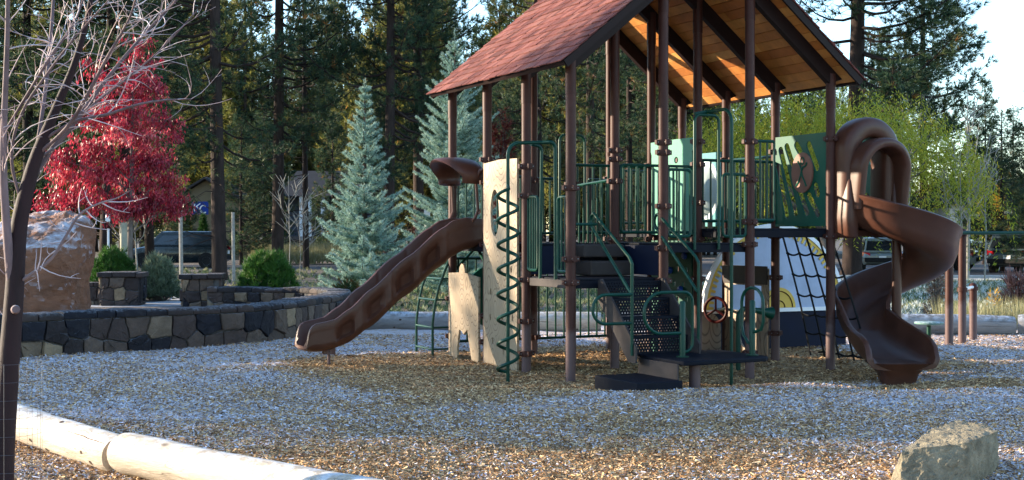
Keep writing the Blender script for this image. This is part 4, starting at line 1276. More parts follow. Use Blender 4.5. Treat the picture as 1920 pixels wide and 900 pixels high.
def stones(mb, f, S, Hh, rows, cw, seed, depth=.05, gap=.007):
    """random field stones on an unrolled face; f(s, t, h) -> point"""
    rr = random.Random(seed)
    seeds = []
    for r in range(rows):
        s = rr.uniform(-.1, .1)
        while s < S:
            w = cw * rr.uniform(.6, 1.5)
            seeds.append((s + w / 2, Hh * (r + .5 + rr.uniform(-.2, .2)) / rows)); s += w
    for i, (px, py) in enumerate(seeds):
        poly = [(max(0, px - 1), 0), (min(S, px + 1), 0), (min(S, px + 1), Hh), (max(0, px - 1), Hh)]
        if px > S: continue
        for j, (qx, qy) in enumerate(seeds):
            if i == j or abs(qx - px) > 1.4: continue
            mx, my = (px + qx) / 2, (py + qy) / 2
            poly = clip(poly, mx, my, qx - px, qy - py)
            if len(poly) < 3: break
        if len(poly) < 3: continue
        p0 = inset(poly, gap)
        p0 = [p for k, p in enumerate(p0) if math.hypot(p[0] - p0[k - 1][0], p[1] - p0[k - 1][1]) > .02] if p0 else p0
        if len(p0) < 3: continue
        cx = sum(p[0] for p in p0) / len(p0); cy = sum(p[1] for p in p0) / len(p0)
        n = len(p0); dp = depth * rr.uniform(.7, 1.9)
        # denser outline with a little wobble
        o2 = []
        for k in range(n):
            a, b = p0[k], p0[(k + 1) % n]
            for q in (0, .25, .5, .75):
                wx = rr.uniform(-.007, .007)
                o2.append((a[0] + (b[0] - a[0]) * q + wx, a[1] + (b[1] - a[1]) * q + rr.uniform(-.007, .007)))
        n = len(o2)
        lv = []
        for sc, hh in ((1, -.01), (.99, dp * .55), (.95, dp * .9), (.6, dp * 1.0)):
            lv.append([f(cx + (x - cx) * sc, cy + (y - cy) * sc, hh + (rr.uniform(-.012, .012) if hh > 0 else 0)) for x, y in o2])
        t = rr.choice([.03, .08, .15, .35, .45, .55, .6, .65, .7, .8, .88, .94, .98]) + rr.uniform(-.05, .05)
        c = f(cx, cy, dp * 1.02 + rr.uniform(-.006, .006))
        vs = [p for l in lv for p in l] + [c]
        fs = []
        for l in range(3):
            for k in range(n):
                fs.append((l * n + k, l * n + (k + 1) % n, (l + 1) * n + (k + 1) % n, (l + 1) * n + k))
        for k in range(n): fs.append((3 * n + k, 3 * n + (k + 1) % n, 4 * n))
        mb.add(vs, fs, max(0, min(1, t)))
class PathC:
    def __init__(s, pts):
        # smooth by Catmull-Rom
        q = []
        for i in range(len(pts) - 1):
            p0 = pts[max(i - 1, 0)]; p1 = pts[i]; p2 = pts[i + 1]; p3 = pts[min(i + 2, len(pts) - 1)]
            for k in range(10):
                t = k / 10
                q.append(.5 * ((2 * p1) + (p2 - p0) * t + (2 * p0 - 5 * p1 + 4 * p2 - p3) * t * t + (3 * p1 - p0 - 3 * p2 + p3) * t ** 3))
        q.append(pts[-1]); s.q = q
        s.L = [0]
        for i in range(1, len(q)): s.L.append(s.L[-1] + (q[i] - q[i - 1]).length)
    def at(s, x):
        i = max(1, min(len(s.q) - 1, bisect.bisect_left(s.L, x)))
        t = (x - s.L[i - 1]) / max(1e-6, s.L[i] - s.L[i - 1])
        p = s.q[i - 1].lerp(s.q[i], t)
        d0 = (s.q[min(i + 1, len(s.q) - 1)] - s.q[max(i - 2, 0)]).normalized()
        return p, d0
def stone_wall():
    pc_ = PathC(WP); S = pc_.L[-1]
    HW, TH, Z0 = .50, .20, -.12
    t = thing('stone_wall', 'curved low wall of dark field stones with a flat coping, between the wood chips and the climbing rock', 'stone wall', tuple(WP[2]))
    inv = Matrix.Translation(-Vector(t.location))
    core = []
    n = 90
    for k in range(n + 1):
        p, d = pc_.at(S * k / n); nr_ = Vector((d.y, -d.x, 0))
        core.append([p + nr_ * x + Z * z for x, z in ((-TH, Z0), (TH, Z0), (TH, HW), (-TH, HW))])
    mb = MB(); mb.sweep(core); o = mb.build('mortar_core', MT['mortar'], t, 30); o.matrix_parent_inverse = inv
    mb = MB()
    def f(side):
        def g_(s, z, h):
            p, d = pc_.at(s); nr_ = Vector((d.y, -d.x, 0)) * side
            return p + nr_ * (TH + h) + Z * (z + Z0)
        return g_
    stones(mb, f(1), S * .62, HW - Z0, 2, .31, 3, .045)
    o = mb.build('stone_facing', MT['stone'], t, 28); o.matrix_parent_inverse = inv
    mb = MB(); sl = S * .5
    def f2(s, z, h):
        p, d = pc_.at(sl + s); nr_ = Vector((d.y, -d.x, 0)) * -1
        return p + nr_ * (TH + h) + Z * (z + Z0)
    def f3(s, z, h):
        p, d = pc_.at(S * .62 + s); nr_ = Vector((d.y, -d.x, 0))
        return p + nr_ * (TH + h) + Z * (z + Z0)
    stones(mb, f3, S * .38, HW - Z0, 2, .32, 5, .045)
    sl = S * .55
    stones(mb, lambda s, z, h: f2(s, z, h), S * .45, HW - Z0, 3, .26, 4, .04)
    o = mb.build('stone_facing', MT['stone'], t, 40); o.matrix_parent_inverse = inv
    mb = MB(); rr = random.Random(2); s = 0
    while s < S - .1:
        w = min(rr.uniform(.26, .52), S - s)
        hh = .10 + rr.uniform(-.012, .015); over = .05 + rr.uniform(-.015, .02)
        m_ = 5; rg = []
        for k in range(m_ + 1):
            p, d = pc_.at(s + .006 + (w - .012) * k / m_); nr_ = Vector((d.y, -d.x, 0))
            e = .012 if k in (0, m_) else 0
            w1 = TH + over - e + rr.uniform(-.008, .008); w2 = TH + over - e + rr.uniform(-.008, .008); top = HW + hh - e + rr.uniform(-.005, .005)
            rg.append([p + nr_ * x + Z * z for x, z in ((-w2, HW + .004), (w1, HW + .004), (w1 + .008, HW + hh * .5), (w1 - .012, top - .01), (w1 - .035, top), (-w2 + .035, top), (-w2 + .012, top - .01), (-w2 - .008, HW + hh * .5))])
        mb.sweep(rg, t=max(0, min(1, rr.choice([.05, .12, .3, .4, .5, .55, .62, .2]) + rr.uniform(-.05, .05))))
        s += w
    o = mb.build('coping', MT['stone'], t, 40); o.matrix_parent_inverse = inv
stone_wall()
def pillar(x0, x1, ytop, d, label, seed, dep=.75):
    c = P((x0 + x1) / 2, 440, d); c.z = 0
    w = (x1 - x0) / FPX * d / 2; top = P(0, ytop, d).z
    t = thing('stone_pillar', label, 'stone pillar', (c.x, c.y + dep / 2, 0), 0.12, 'stone pillars by the path')
    mb = MB(); mb.box((0, 0, (top - .1) / 2), (w - .03, dep / 2 - .03, (top - .1) / 2)); mb.build('mortar_core', MT['mortar'], t)
    mb = MB(); hh = top - .1
    wi = 2 * w - .06; de = dep - .06
    stones(mb, lambda s, z, h: Vector((-wi / 2 + s, -de / 2 - h, z + .1)), wi, hh - .1, 3, .27, seed, .04)
    stones(mb, lambda s, z, h: Vector((wi / 2 + h, -de / 2 + s, z + .1)), de, hh - .1, 3, .27, seed + 1, .04)
    stones(mb, lambda s, z, h: Vector((-wi / 2 - h, de / 2 - s, z + .1)), de, hh - .1, 3, .27, seed + 2, .04)
    stones(mb, lambda s, z, h: Vector((wi / 2 - s, de / 2 + h, z + .1)), wi, hh - .1, 3, .27, seed + 3, .04)
    mb.build('stone_facing', MT['stone'], t, 40)
    mb = MB(); rr = random.Random(seed)
    x = -w - .06
    while x < w + .05:
        ww = min(rr.uniform(.28, .5), w + .06 - x)
        if ww < .06: break
        mb.box((x + ww / 2, 0, top - .05 + rr.uniform(-.008, .008)), (ww / 2 - .006, dep / 2 + .06 + rr.uniform(-.01, .015), .05), t=rr.choice([.2, .4, .5, .35]))
        x += ww
    mb.build('cap', MT['stone'], t, None, .015)
pillar(184, 258, 511, 27.4, 'stone pillar with a flat cap beside the climbing rock in front of the red tree', 21)
pillar(336, 408, 514, 27.2, 'stone pillar at the end of the curved wall below the thick pine trunk', 31)
# low wall between the left pillar and the rock
def low_wall():
    c = P(160, 440, 27.6); c.z = 0
    t = thing('stone_wall', 'short low stone wall joining the climbing rock to the pillar', 'stone wall', (c.x, c.y + .3, 0))
    w = .42
    mb = MB(); mb.box((0, 0, .29), (w, .16, .29)); mb.build('mortar_core', MT['mortar'], t)
    mb = MB(); stones(mb, lambda s, z, h: Vector((-w + s, -.16 - h, z)), 2 * w, .58, 2, .25, 77, .04); mb.build('stone_facing', MT['stone'], t, 40)
    mb = MB()
    for k in range(3): mb.box((-w + .14 + k * .28, 0, .632), (.136, .21, .045), t=(.3, .5, .4)[k])
    mb.build('coping', MT['stone'], t, None, .015)
low_wall()

# ------------------------------------------------------------------ trees
def pine_geo(seed, H, r0, z0, nb=80, Lmax=3.2, tufts=1.0, nbl=16, bl=.26, bw=.024, stubs=26, bare=0.0, lod=False):
    rr = random.Random(seed); rs = np.random.RandomState(seed)
    mb = MB()
    bend = (rr.uniform(-.25, .25), rr.uniform(-.25, .25))
    ax = lambda z: Vector((bend[0] * math.sin(z / H * 2.6), bend[1] * math.sin(z / H * 2.2 + .5) - bend[1] * math.sin(.5), z))
    zs = [-.5, 0, .3, 1, 2, 3, 4.5, 6, 8, 10, 12, 14, 16, 18, 20, 23, 26]
    zs = [z for z in zs if z < H] + [H]
    mb.tube([ax(z) for z in zs], [max(.02, r0 * (1.25 if z < .1 else 1.0) * (1 - (z / H)) ** .8 + .012) for z in zs], 12 if not lod else 6, t=rr.uniform(.2, .8))
    cen, dr = [], []
    for k in range(stubs):
        z = rr.uniform(1.2, z0 + 3); az = rr.uniform(0, 6.283); L = rr.uniform(.3, 1.7)
        p = ax(z); d = Vector((math.cos(az), math.sin(az), rr.uniform(-.35, .25)))
        pts = [p, p + d * L * .5 + Z * rr.uniform(-.1, .1), p + d * L + Z * rr.uniform(-.3, .2)]
        mb.tube(pts, [.022, .014, .005], 4, t=rr.uniform(.5, 1), cap=False)
        if L > .8:
            for q in range(2):
                b = pts[1].lerp(pts[2], rr.random()); mb.tube([b, b + Vector((rr.uniform(-.4, .4), rr.uniform(-.4, .4), rr.uniform(-.2, .3)))], [.009, .003], 3, t=.9, cap=False)
    for k in range(nb):
        f = (k + rr.random()) / nb
        z = z0 + (H * .985 - z0) * f
        if rr.random() < bare * (1 - f): continue
        prof = (1 - f) ** .75 * min(1, .55 + f * 3)
        L = Lmax * (prof * rr.uniform(.55, 1.15) + .12)
        az = rr.uniform(0, 6.283)
        p = ax(z); h = Vector((math.cos(az), math.sin(az), 0)); sd_ = Vector((-h.y, h.x, 0)) * rr.uniform(-.3, .3)
        rise = rr.uniform(-.25, .18) + .5 * f
        pts = []
        for q in range(6):
            t = q / 5
            pts.append(p + h * (L * t) + sd_ * (L * t * t) + Z * (L * (rise * t - .28 * t * (1 - t) * 2 + .16 * t * t)))
        rb = .012 + .013 * L
        mb.tube(pts, [rb * (1 - .8 * q / 5) for q in range(6)], 4 if not lod else 3, t=rr.uniform(.3, .9), cap=False)
        nt = max(3, int(L * 5.2 * tufts))
        for q in range(nt):
            t = .28 + .72 * (q + rr.random()) / nt
            i = min(4, int(t * 5)); b = pts[i].lerp(pts[i + 1], t * 5 - i)
            d = (pts[i + 1] - pts[i]).normalized()
            off = Vector((rr.gauss(0, 1), rr.gauss(0, 1), rr.gauss(.1, .6))).normalized()
            sl = L * .20 * (1.15 - t) + rr.uniform(.05, .28)
            e = b + off * sl + d * sl * .6
            if not lod and sl > .2: mb.tube([b, e], [.008, .004], 3, t=.5, cap=False)
            for w in range(2):
                cen.append(e - (e - b) * (w * .35) + Vector((rr.gauss(0, .05), rr.gauss(0, .05), rr.gauss(0, .05)))); dr.append((off + d + Z * .35).normalized())
        cen.append(pts[-1]); dr.append((pts[-1] - pts[-2]).normalized())
    cen = np.array([tuple(c) for c in cen]); dr = np.array([tuple(c) for c in dr])
    vb = blades(rs, cen, dr, nbl, bl, bw, .62)
    clump = np.clip(.42 + .22 * rs.normal(size=len(cen)), 0, .9)
    brown = rs.rand(len(cen)) < .012
    clump[brown] = .98
    tint = np.clip(np.repeat(clump, nbl) + rs.normal(0, .07, len(cen) * nbl), 0, 1)
    return mb, vb, tint

PINES = []
def make_pine_proto(seed, **kw):
    mb, vb, tint = pine_geo(seed, **kw)
    tm = mb.mesh('trunk', 40); tm.materials.append(MT['bark'])
    cm = np_mesh('crown', vb, 3, tint)
    return tm, cm
PV = [dict(H=21, r0=.25, z0=4.0, nb=110, Lmax=3.6, tufts=1.5, bare=.08), dict(H=24, r0=.24, z0=5.0, nb=112, Lmax=3.4, tufts=1.5, bare=.1), dict(H=17, r0=.20, z0=2.4, nb=120, Lmax=3.4, tufts=1.7), dict(H=19, r0=.17, z0=5.5, nb=75, Lmax=2.7, stubs=40, tufts=1.3), dict(H=14, r0=.16, z0=1.2, nb=115, Lmax=2.9, tufts=1.7)]
PROTO = [make_pine_proto(100 + k, **kw) for k, kw in enumerate(PV)]
CM2 = None
def pine(var, px, d, label, s=1.0, rz=0.0, z=0.0, wide=1.0, mat='needle', group='ponderosa pines behind the playground'):
    tm, cm = PROTO[var]
    x = (px - 960) / FPX * d
    t = thing('pine_tree', label, 'pine tree', (x, d, z), rz, group)
    t.scale = (s * wide, s * wide, s)
    o = link_mesh('trunk', tm, None, t)
    c = link_mesh('crown', cm, None, t)
    if not cm.materials: cm.materials.append(MT['needle'])
    if mat != 'needle':
        c.material_slots[0].link = 'OBJECT'; c.material_slots[0].material = MT[mat]
    return t
pine(0, 412, 43, 'thick dark pine trunk rising behind the stone pillar and the curved wall', 1.0, .3, .2, .95)
pine(1, 520, 49, 'tall straight pine standing behind the mugo pine shrub on the stone wall', 1.0, 1.2, .2, .92)
pine(3, 574, 58, 'thin dark pine between the tall straight pine and the blue spruce with the pointed leader', 1.0, 2.2, 0, .8)
pine(0, 728, 47, 'pine tree whose trunk shows right beside the tip of the blue spruce', 1.0, 4.0, 0, .85)
pine(1, 786, 50, 'dark pine trunk between the two blue spruces', 1.0, 5.1, 0, .9)
pine(3, 196, 46, 'dark pine trunk behind the sign pole and the red tree', 1.1, .9, .2, 1.1)
pine(1, 236, 48, 'broad dark pine trunk directly behind the staked trunk of the red tree', 1.05, 2.9, .2, 1.0)
pine(3, 282, 52, 'pine trunk in front of the windscreen of the dark SUV', 1.1, 3.3, .2, .95)
pine(2, 60, 50, 'bushy pine behind the crown of the bare tree by the climbing rock', 1.1, 1.0, .2, 1.1)
pine(0, -60, 44, 'pine behind the climbing rock at the far edge of the view', 1.0, 2.0, .2, 1.0)
pine(0, 1012, 56, 'pine trunk seen between the left posts of the play structure', 1.0, 5.6, 0, .85)
pine(1, 1105, 52, 'tall pine trunk seen behind the railings of the middle deck', 1.0, .2, 0, .85)
pine(3, 1180, 60, 'thin pine seen behind the pair of close posts below the roof gable', 1.0, 1.6, 0, 1)
pine(0, 1597, 54, 'big pine with long bare limbs rising behind the roof edge above the spiral slide', 1.25, 2.5, 0, 1.25)
pine(2, 1735, 58, 'dense wide pine in front of the open sky beyond the willow', 1.0, .7, 0, 1.0)
pine(4, 1880, 60, 'dark bushy pine behind the parked minivan', .52, 3.7, 0, 1.3)
pine(4, 1955, 54, 'dark low branched pine at the far side of the parking lot', .58, 5.2, 0, 1.3)
pine(4, 1290, 62, 'low branched pine behind the willow seen under the wooden roof', 1.1, 2.1, 0, 1.2)
pine(2, 1845, 74, 'pale open pine against the sky beyond the pale bare tree', .60, 2.2, 0, .8)
pine(3, 1900, 80, 'slim far pine against the sky above the minivan', .50, 4.2, 0, 1.0)

pine(4, 312, 79, 'dark low pine beside the tan house with the banner', .62, .4, 0, 1.1)
pine(4, 452, 74, 'dark low pine close behind the thickest trunk by the tan house', .60, 1.4, 0, 1.1)
pine(4, 498, 78, 'dark low pine between the tan house and the blue grey house', .66, 2.4, 0, 1.1)
pine(4, 628, 80, 'dark low pine in front of the porch of the blue grey house', .64, 3.4, 0, 1.0)
pine(4, 700, 70, 'dark low pine filling the gap behind the pointed blue spruce', .66, 4.4, 0, 1.2)
pine(2, 945, 74, 'dark pine filling the gap behind the slide hood', .7, 5.4, 0, 1.2)
pine(4, 1210, 76, 'dark low pine filling the gap behind the middle deck railings', .72, .9, 0, 1.3)

def forest():
    rs = np.random.RandomState(77); rr = random.Random(77)
    lods = []
    for k, kw in enumerate((dict(H=20, r0=.20, z0=2.5, nb=95, Lmax=3.7), dict(H=16, r0=.17, z0=1.5, nb=90, Lmax=3.5), dict(H=23, r0=.20, z0=3.5, nb=95, Lmax=3.6))):
        mb, vb, tint = pine_geo(300 + k, tufts=.85, nbl=7, bl=.5, bw=.07, stubs=6, lod=True, **kw)
        lods.append((np.array(mb.v), mb.f, vb, tint))
    places = []
    # far wood behind everything seen between the near trees
    for k in range(150):
        x = rr.uniform(-56, 14); d = 102 - .58 * x + rr.uniform(0, 1) ** 1.5 * 26
        places.append((x, d, 0, rr.uniform(.85, 1.3), rr.randrange(3)))
    for k in range(58):
        x = rr.uniform(6, 46); d = 104 - .25 * x + rr.uniform(0, 22)
        places.append((x, d, 0, rr.uniform(.30, .46) if x > .29 * d else rr.uniform(.6, .85), rr.randrange(3)))
    # unseen pines out of view to the west, placed and sized to cast shade
    for (Yc, Xc, s, v) in SHADE:
        places.append((Xc, Yc + .0755 * -Xc, 0, s, v))
    tv = []; tf = []; cv = []; ct = []; off = 0
    for x, y, z, s, v in places:
        a = rr.uniform(0, 6.28); c, sn = math.cos(a), math.sin(a)
        Rm = np.array([[c, -sn, 0], [sn, c, 0], [0, 0, 1]]) * s
        T, F, vb, tint = lods[v]
        tv.append(T @ Rm.T + (x, y, z)); tf.extend([tuple(i + off for i in f) for f in F]); off += len(T)
        cv.append(vb @ Rm.T + (x, y, z)); ct.append(np.clip(tint + rr.uniform(-.12, .12), 0, 1))
    me = bpy.data.meshes.new('far_pine_trunks'); me.from_pydata(np.concatenate(tv).tolist(), [], tf)
    me.attributes.new('tint', 'FLOAT', 'FACE').data.foreach_set('value', np.full(len(tf), .5, dtype=np.float32))
    root = thing('pine_forest', 'far off pine wood filling the background, plus unseen pines placed west for shade', 'forest', (0, 90, 0)); root['kind'] = 'stuff'
    o = link_mesh('trunks', me, MT['bark'], root); o.location = (0, -90, 0); o['kind'] = 'stuff'
    o = link_mesh('crowns', np_mesh('far_pine_crowns', np.concatenate(cv), 3, np.concatenate(ct)), MT['needle_sunlit'], root); o.location = (0, -90, 0); o['kind'] = 'stuff'
SHADE = [(18.8, -36, .64, 0), (20.2, -40, .85, 1), (21.2, -35, .66, 0), (20.8, -41, .85, 2), (23.4, -36, .62, 1), (26.0, -38, .46, 1), (28.4, -36, .50, 1), (20.2, -48, .9, 1), (21.4, -50, .9, 1), (31.5, -37, .30, 1), (40, -40, .42, 1), (45, -42, .7, 0), (48.5, -44, .45, 2), (56, -44, .40, 2), (61, -43, .6, 0), (64, -46, .8, 2), (68, -45, .8, 0), (72, -48, .85, 2), (76, -48, .8, 0),
         (20.6, -30, .40, 1), (22.9, -31, .40, 1), (26.8, -31, .38, 1), (29.3, -31, .36, 1)]
forest()

def spruce(px, d, H, Wd, label, seed, z=0.0):
    rr = random.Random(seed); rs = np.random.RandomState(seed)
    x = (px - 960) / FPX * d
    t = thing('blue_spruce', label, 'blue spruce', (x, d, z))
    mb = MB(); mb.tube([Z * -.2, Z * H * .5, Z * (H * .93), Z * H], [.085 * H / 5, .05 * H / 5, .012, .006], 8, t=.6)
    cen = []; dr = []; tt = []
    def twig(p, d_, L, tn):
        n = max(2, int(L / .035))
        for q in range(n):
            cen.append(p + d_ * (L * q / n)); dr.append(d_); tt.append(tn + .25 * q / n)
    zc = .25
    while zc < H * .955:
        f = zc / H
        Lb = Wd * (1 - f) ** .85 * (.8 + .25 * rr.random())
        if f < .08: Lb *= .8
        nbr = rr.randint(6, 8) if f < .8 else rr.randint(4, 6)
        a0 = rr.uniform(0, 6.28)
        for b in range(nbr):
            az = a0 + 6.283 * b / nbr + rr.uniform(-.25, .25); L = Lb * rr.uniform(.75, 1.18)
            h = Vector((math.cos(az), math.sin(az), 0)); sdv = Vector((-h.y, h.x, 0))
            rise = .05 + .55 * f + rr.uniform(-.12, .12)
            pts = [Z * zc + h * (L * q / 6) + Z * (L * (rise * q / 6 - .35 * (q / 6) * (1 - q / 6) + .10 * (q / 6) ** 2)) for q in range(7)]
            mb.tube(pts, [.016 * (1 - q / 7.5) + .002 for q in range(7)], 4, t=.6, cap=False)
            q = .12
            while q < 1:
                i = min(5, int(q * 6)); p = pts[i].lerp(pts[i + 1], q * 6 - i); dd = (pts[i + 1] - pts[i]).normalized()
                tl = (.08 + .34 * (1 - q)) * min(1, L) * rr.uniform(.7, 1.2)
                for sg in (-1, 1):
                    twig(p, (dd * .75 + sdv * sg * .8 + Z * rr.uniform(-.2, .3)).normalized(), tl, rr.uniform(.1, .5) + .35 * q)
                q += .058 / max(.35, L) * 1.1
            twig(pts[2], (pts[6] - pts[2]).normalized(), (pts[6] - pts[2]).length * 1.02, .55)
        zc += .17 + .10 * rr.random() if f < .7 else .15 + .08 * rr.random()
    twig(Z * H * .93, Z, H * .07, .5)
    cen = np.array([tuple(c) for c in cen]); dr = np.array([tuple(c) for c in dr]); tt = np.array(tt)
    nb = 7
    vb = blades(rs, cen, dr, nb, .068, .014, .85)
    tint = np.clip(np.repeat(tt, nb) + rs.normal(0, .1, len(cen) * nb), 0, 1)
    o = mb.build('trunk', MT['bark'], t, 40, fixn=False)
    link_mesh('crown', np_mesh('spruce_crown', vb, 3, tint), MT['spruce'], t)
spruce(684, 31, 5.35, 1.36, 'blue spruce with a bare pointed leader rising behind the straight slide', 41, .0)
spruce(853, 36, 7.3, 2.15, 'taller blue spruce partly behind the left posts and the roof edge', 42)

def red_tree():
    d = 30.0; rs = np.random.RandomState(9); rr = random.Random(9)
    b = P(243, 440, d); b.z = .2
    t = thing('red_tree', 'young tree with bright red autumn leaves behind the climbing rock and stone pillar', 'red tree', b)
    mb = MB()
    top = P(252, 85, d) - b
    mb.tube([Z * -.3, Z * 1.2, Z * 2.4 + Vector((.05, 0, 0)), Vector((top.x * .6, .0, 4)), top], [.075, .065, .055, .04, .012], 10, t=.5)
    CL = [(255, 95, 30, 28), (262, 140, 42, 34), (178, 130, 26, 18), (205, 160, 34, 22), (250, 190, 62, 40), (200, 205, 52, 30), (168, 222, 26, 22), (245, 250, 70, 34), (318, 235, 32, 34), (170, 285, 60, 28), (110, 300, 36, 26), (275, 300, 62, 32), (200, 322, 66, 26), (130, 335, 50, 24), (300, 345, 52, 36), (85, 380, 24, 14), (130, 372, 54, 20), (205, 372, 74, 28), (285, 380, 66, 26), (325, 395, 24, 18), (345, 385, 20, 16)]
    cen = []; base = []
    for x, y, rx, ry in CL:
        c0 = P(x, y, d) - b
        root = Vector((top.x * min(1, max(.1, (c0.z - .6) / top.z)), 0, max(1.5, c0.z - .7)))
        mb.tube([root, root.lerp(c0, .6) + Z * .12, c0], [.02, .012, .006], 5, t=.4, cap=False)
        cl = rr.gauss(.42, .10)
        for k in range(int(rx * ry / 100) + 4):
            az = rr.uniform(0, 6.283); el = rr.gauss(.1, .5)
            R_ = rx / FPX * d * rr.uniform(.55, 1.12)
            dv = Vector((math.cos(az), math.sin(az), 0)); hz = ry / FPX * d * rr.uniform(-.95, 1.0)
            p0 = c0 + Z * (hz * .5); n = max(3, int(R_ / .085))
            for q in range(n):
                f = (q + 1) / n
                p = p0 + dv * (R_ * f) + Z * (hz * .5 * f + .10 * f - .30 * f * f * R_) + Vector((rr.gauss(0, .04), rr.gauss(0, .04), rr.gauss(0, .04)))
                cen.append(tuple(p)); base.append(cl + rr.gauss(0, .10))
    cen = np.array(cen); nl = 9
    lc = np.repeat(cen, nl, 0) + rs.normal(0, .055, (len(cen) * nl, 3))
    dr = np.tile(np.array([[-.15, 0, -1.0]]), (len(lc), 1))
    vb = diamonds(rs, lc, dr, .105, .034, .45)
    tint = np.clip(np.repeat(np.array(base), nl) + rs.normal(0, .14, len(lc)), 0, 1)
    mb.build('trunk', MT['greybark'], t, 40, fixn=False)
    link_mesh('crown', np_mesh('red_crown', vb, 4, tint), MT['redleaf'], t)
    for dx in (.0,):
        q = P(340, 440, 40)
red_tree()

def stake(px, y0, y1, d, w, label):
    p = P(px, 440, d); p.z = P(0, y1, d).z
    t = thing('tree_stake', label, 'stake', p, 0, 'pale wooden tree stakes')
    h = P(0, y0, d).z - p.z
    mb = MB(); mb.tube([Z * -.2, Vector((-.02, 0, h))], [w, w * .92], 8); mb.build('post', MT['birch'], t, 40)
stake(340, 395, 512, 36, .055, 'pale wooden stake in front of the dark SUV between the shrub and the thick pine')
stake(438, 398, 515, 41, .055, 'pale wooden stake close behind the thick pine trunk next to the mugo pine')
def side_stake():
    p = P(232, 440, 29.6); p.z = .2
    t = thing('tree_stake', 'stout pale stake supporting the trunk of the red tree', 'stake', p, 0, 'pale wooden tree stakes')
    mb = MB(); mb.tube([Z * -.2, Z * 1.75], [.085, .08], 10); mb.build('post', M('grey stake', (.28, .27, .21), .85, .2, 8), t, 40)
side_stake()

def willow():
    rs = np.random.RandomState(3); rr = random.Random(3)
    d0 = 46.0; b = P(1548, 440, d0); b.z = 0
    t = thing('willow_tree', 'yellow green weeping willow behind the spiral slide and the right decks', 'willow', b)
    mb = MB(); mb.tube([Z * -.3, Z * .8, Z * 2.0], [.30, .22, .2], 10, t=.4)
    for k in range(26):
        az = rr.uniform(0, 6.28); L = rr.uniform(2.0, 4.8)
        h = Vector((math.cos(az), math.sin(az) * .7, 0))
        mb.tube([Z * 1.8, Z * 3.0 + h * L * .4, Z * rr.uniform(3.6, 5.2) + h * L * .85], [.10, .05, .012], 5, t=.4, cap=False)
    LV, LD, TT = [], [], []
    for k in range(2000):
        while True:
            u_, v_ = rr.uniform(-1, 1), rr.uniform(-1, 1)
            if u_ * u_ + v_ * v_ < 1: break
        rad = math.sqrt(u_ * u_ + v_ * v_)
        zt = 2.6 + 3.9 * math.sqrt(max(0, 1 - rad ** 3.4)) * rr.uniform(.70, 1.06) + .25 * noise.noise((u_ * 4, v_ * 4, 0))
        if u_ < -.5: zt += .3
        p = Vector((u_ * 5.7, v_ * 3.6, zt)); L = min(rr.uniform(.7, 2.4), zt - .35)
        out = Vector((u_, v_, 0)); sway = Vector((rr.gauss(0, .12), rr.gauss(0, .12), 0))
        n = int(L / .06); tn = .42 + rr.gauss(0, .10) + .45 * noise.noise((u_ * 3.1, v_ * 3, 5)) + .18 * (zt - 3) / 3
        if noise.noise((u_ * 5, v_ * 5, zt * .8)) < -.22: continue
        kick = Vector((rr.gauss(0, .35), rr.gauss(0, .35), 0))
        for q in range(n):
            s = q / n * L
            LV.append(p + (out * .45 + sway + kick) * (1 - math.exp(-s * 1.6)) + Z * (-s * .9 + .35 * math.exp(-s * 4) - .1) + Vector((rr.gauss(0, .06), rr.gauss(0, .06), rr.gauss(0, .04))))
            LD.append((rr.gauss(0, .8) + sway.x, rr.gauss(0, .8), -1.0)); TT.append(tn + rr.gauss(0, .12))
    vb = diamonds(rs, np.array([tuple(v) for v in LV]), np.array(LD), .15, .034, .2)
    mb.build('trunk', MT['greybark'], t, 40, fixn=False)
    link_mesh('crown', np_mesh('willow_crown', vb, 4, np.clip(np.array(TT), 0, 1)), MT['willow'], t)
willow()

def twigs(mb, p, d, L, r, depth, rr, curl=.35, tint=None, up=.25):
    """a twig that wanders and curls upwards at its tip, with side twigs"""
    n = max(4, int(L / .07)); pts = [p.copy()]; dd = d.normalized(); bendv = Vector((rr.gauss(0, 1), rr.gauss(0, 1), rr.gauss(0, .6))) * curl / n
    for k in range(n):
        dd = (dd + bendv + Z * up / n + Vector((rr.gauss(0, .05), rr.gauss(0, .05), rr.gauss(0, .05)))).normalized()
        pts.append(pts[-1] + dd * (L / n))
    mb.tube(pts, [r * (1 - .72 * k / n) for k in range(n + 1)], 5 if r > .006 else 4, t=tint if tint is not None else rr.uniform(.25, .8), cap=False)
    if depth > 0:
        m = max(1, int(L / .14))
        for k in range(m):
            i = rr.randint(max(1, n // 5), n - 1)
            az = Vector((rr.gauss(0, 1), rr.gauss(0, 1), rr.gauss(.2, .7))).normalized()
            d2 = ((pts[i] - pts[i - 1]).normalized() * .8 + az * .75).normalized()
            twigs(mb, pts[i], d2, L * rr.uniform(.22, .5), r * .55, depth - 1, rr, curl * 1.5, None, up * 1.4)
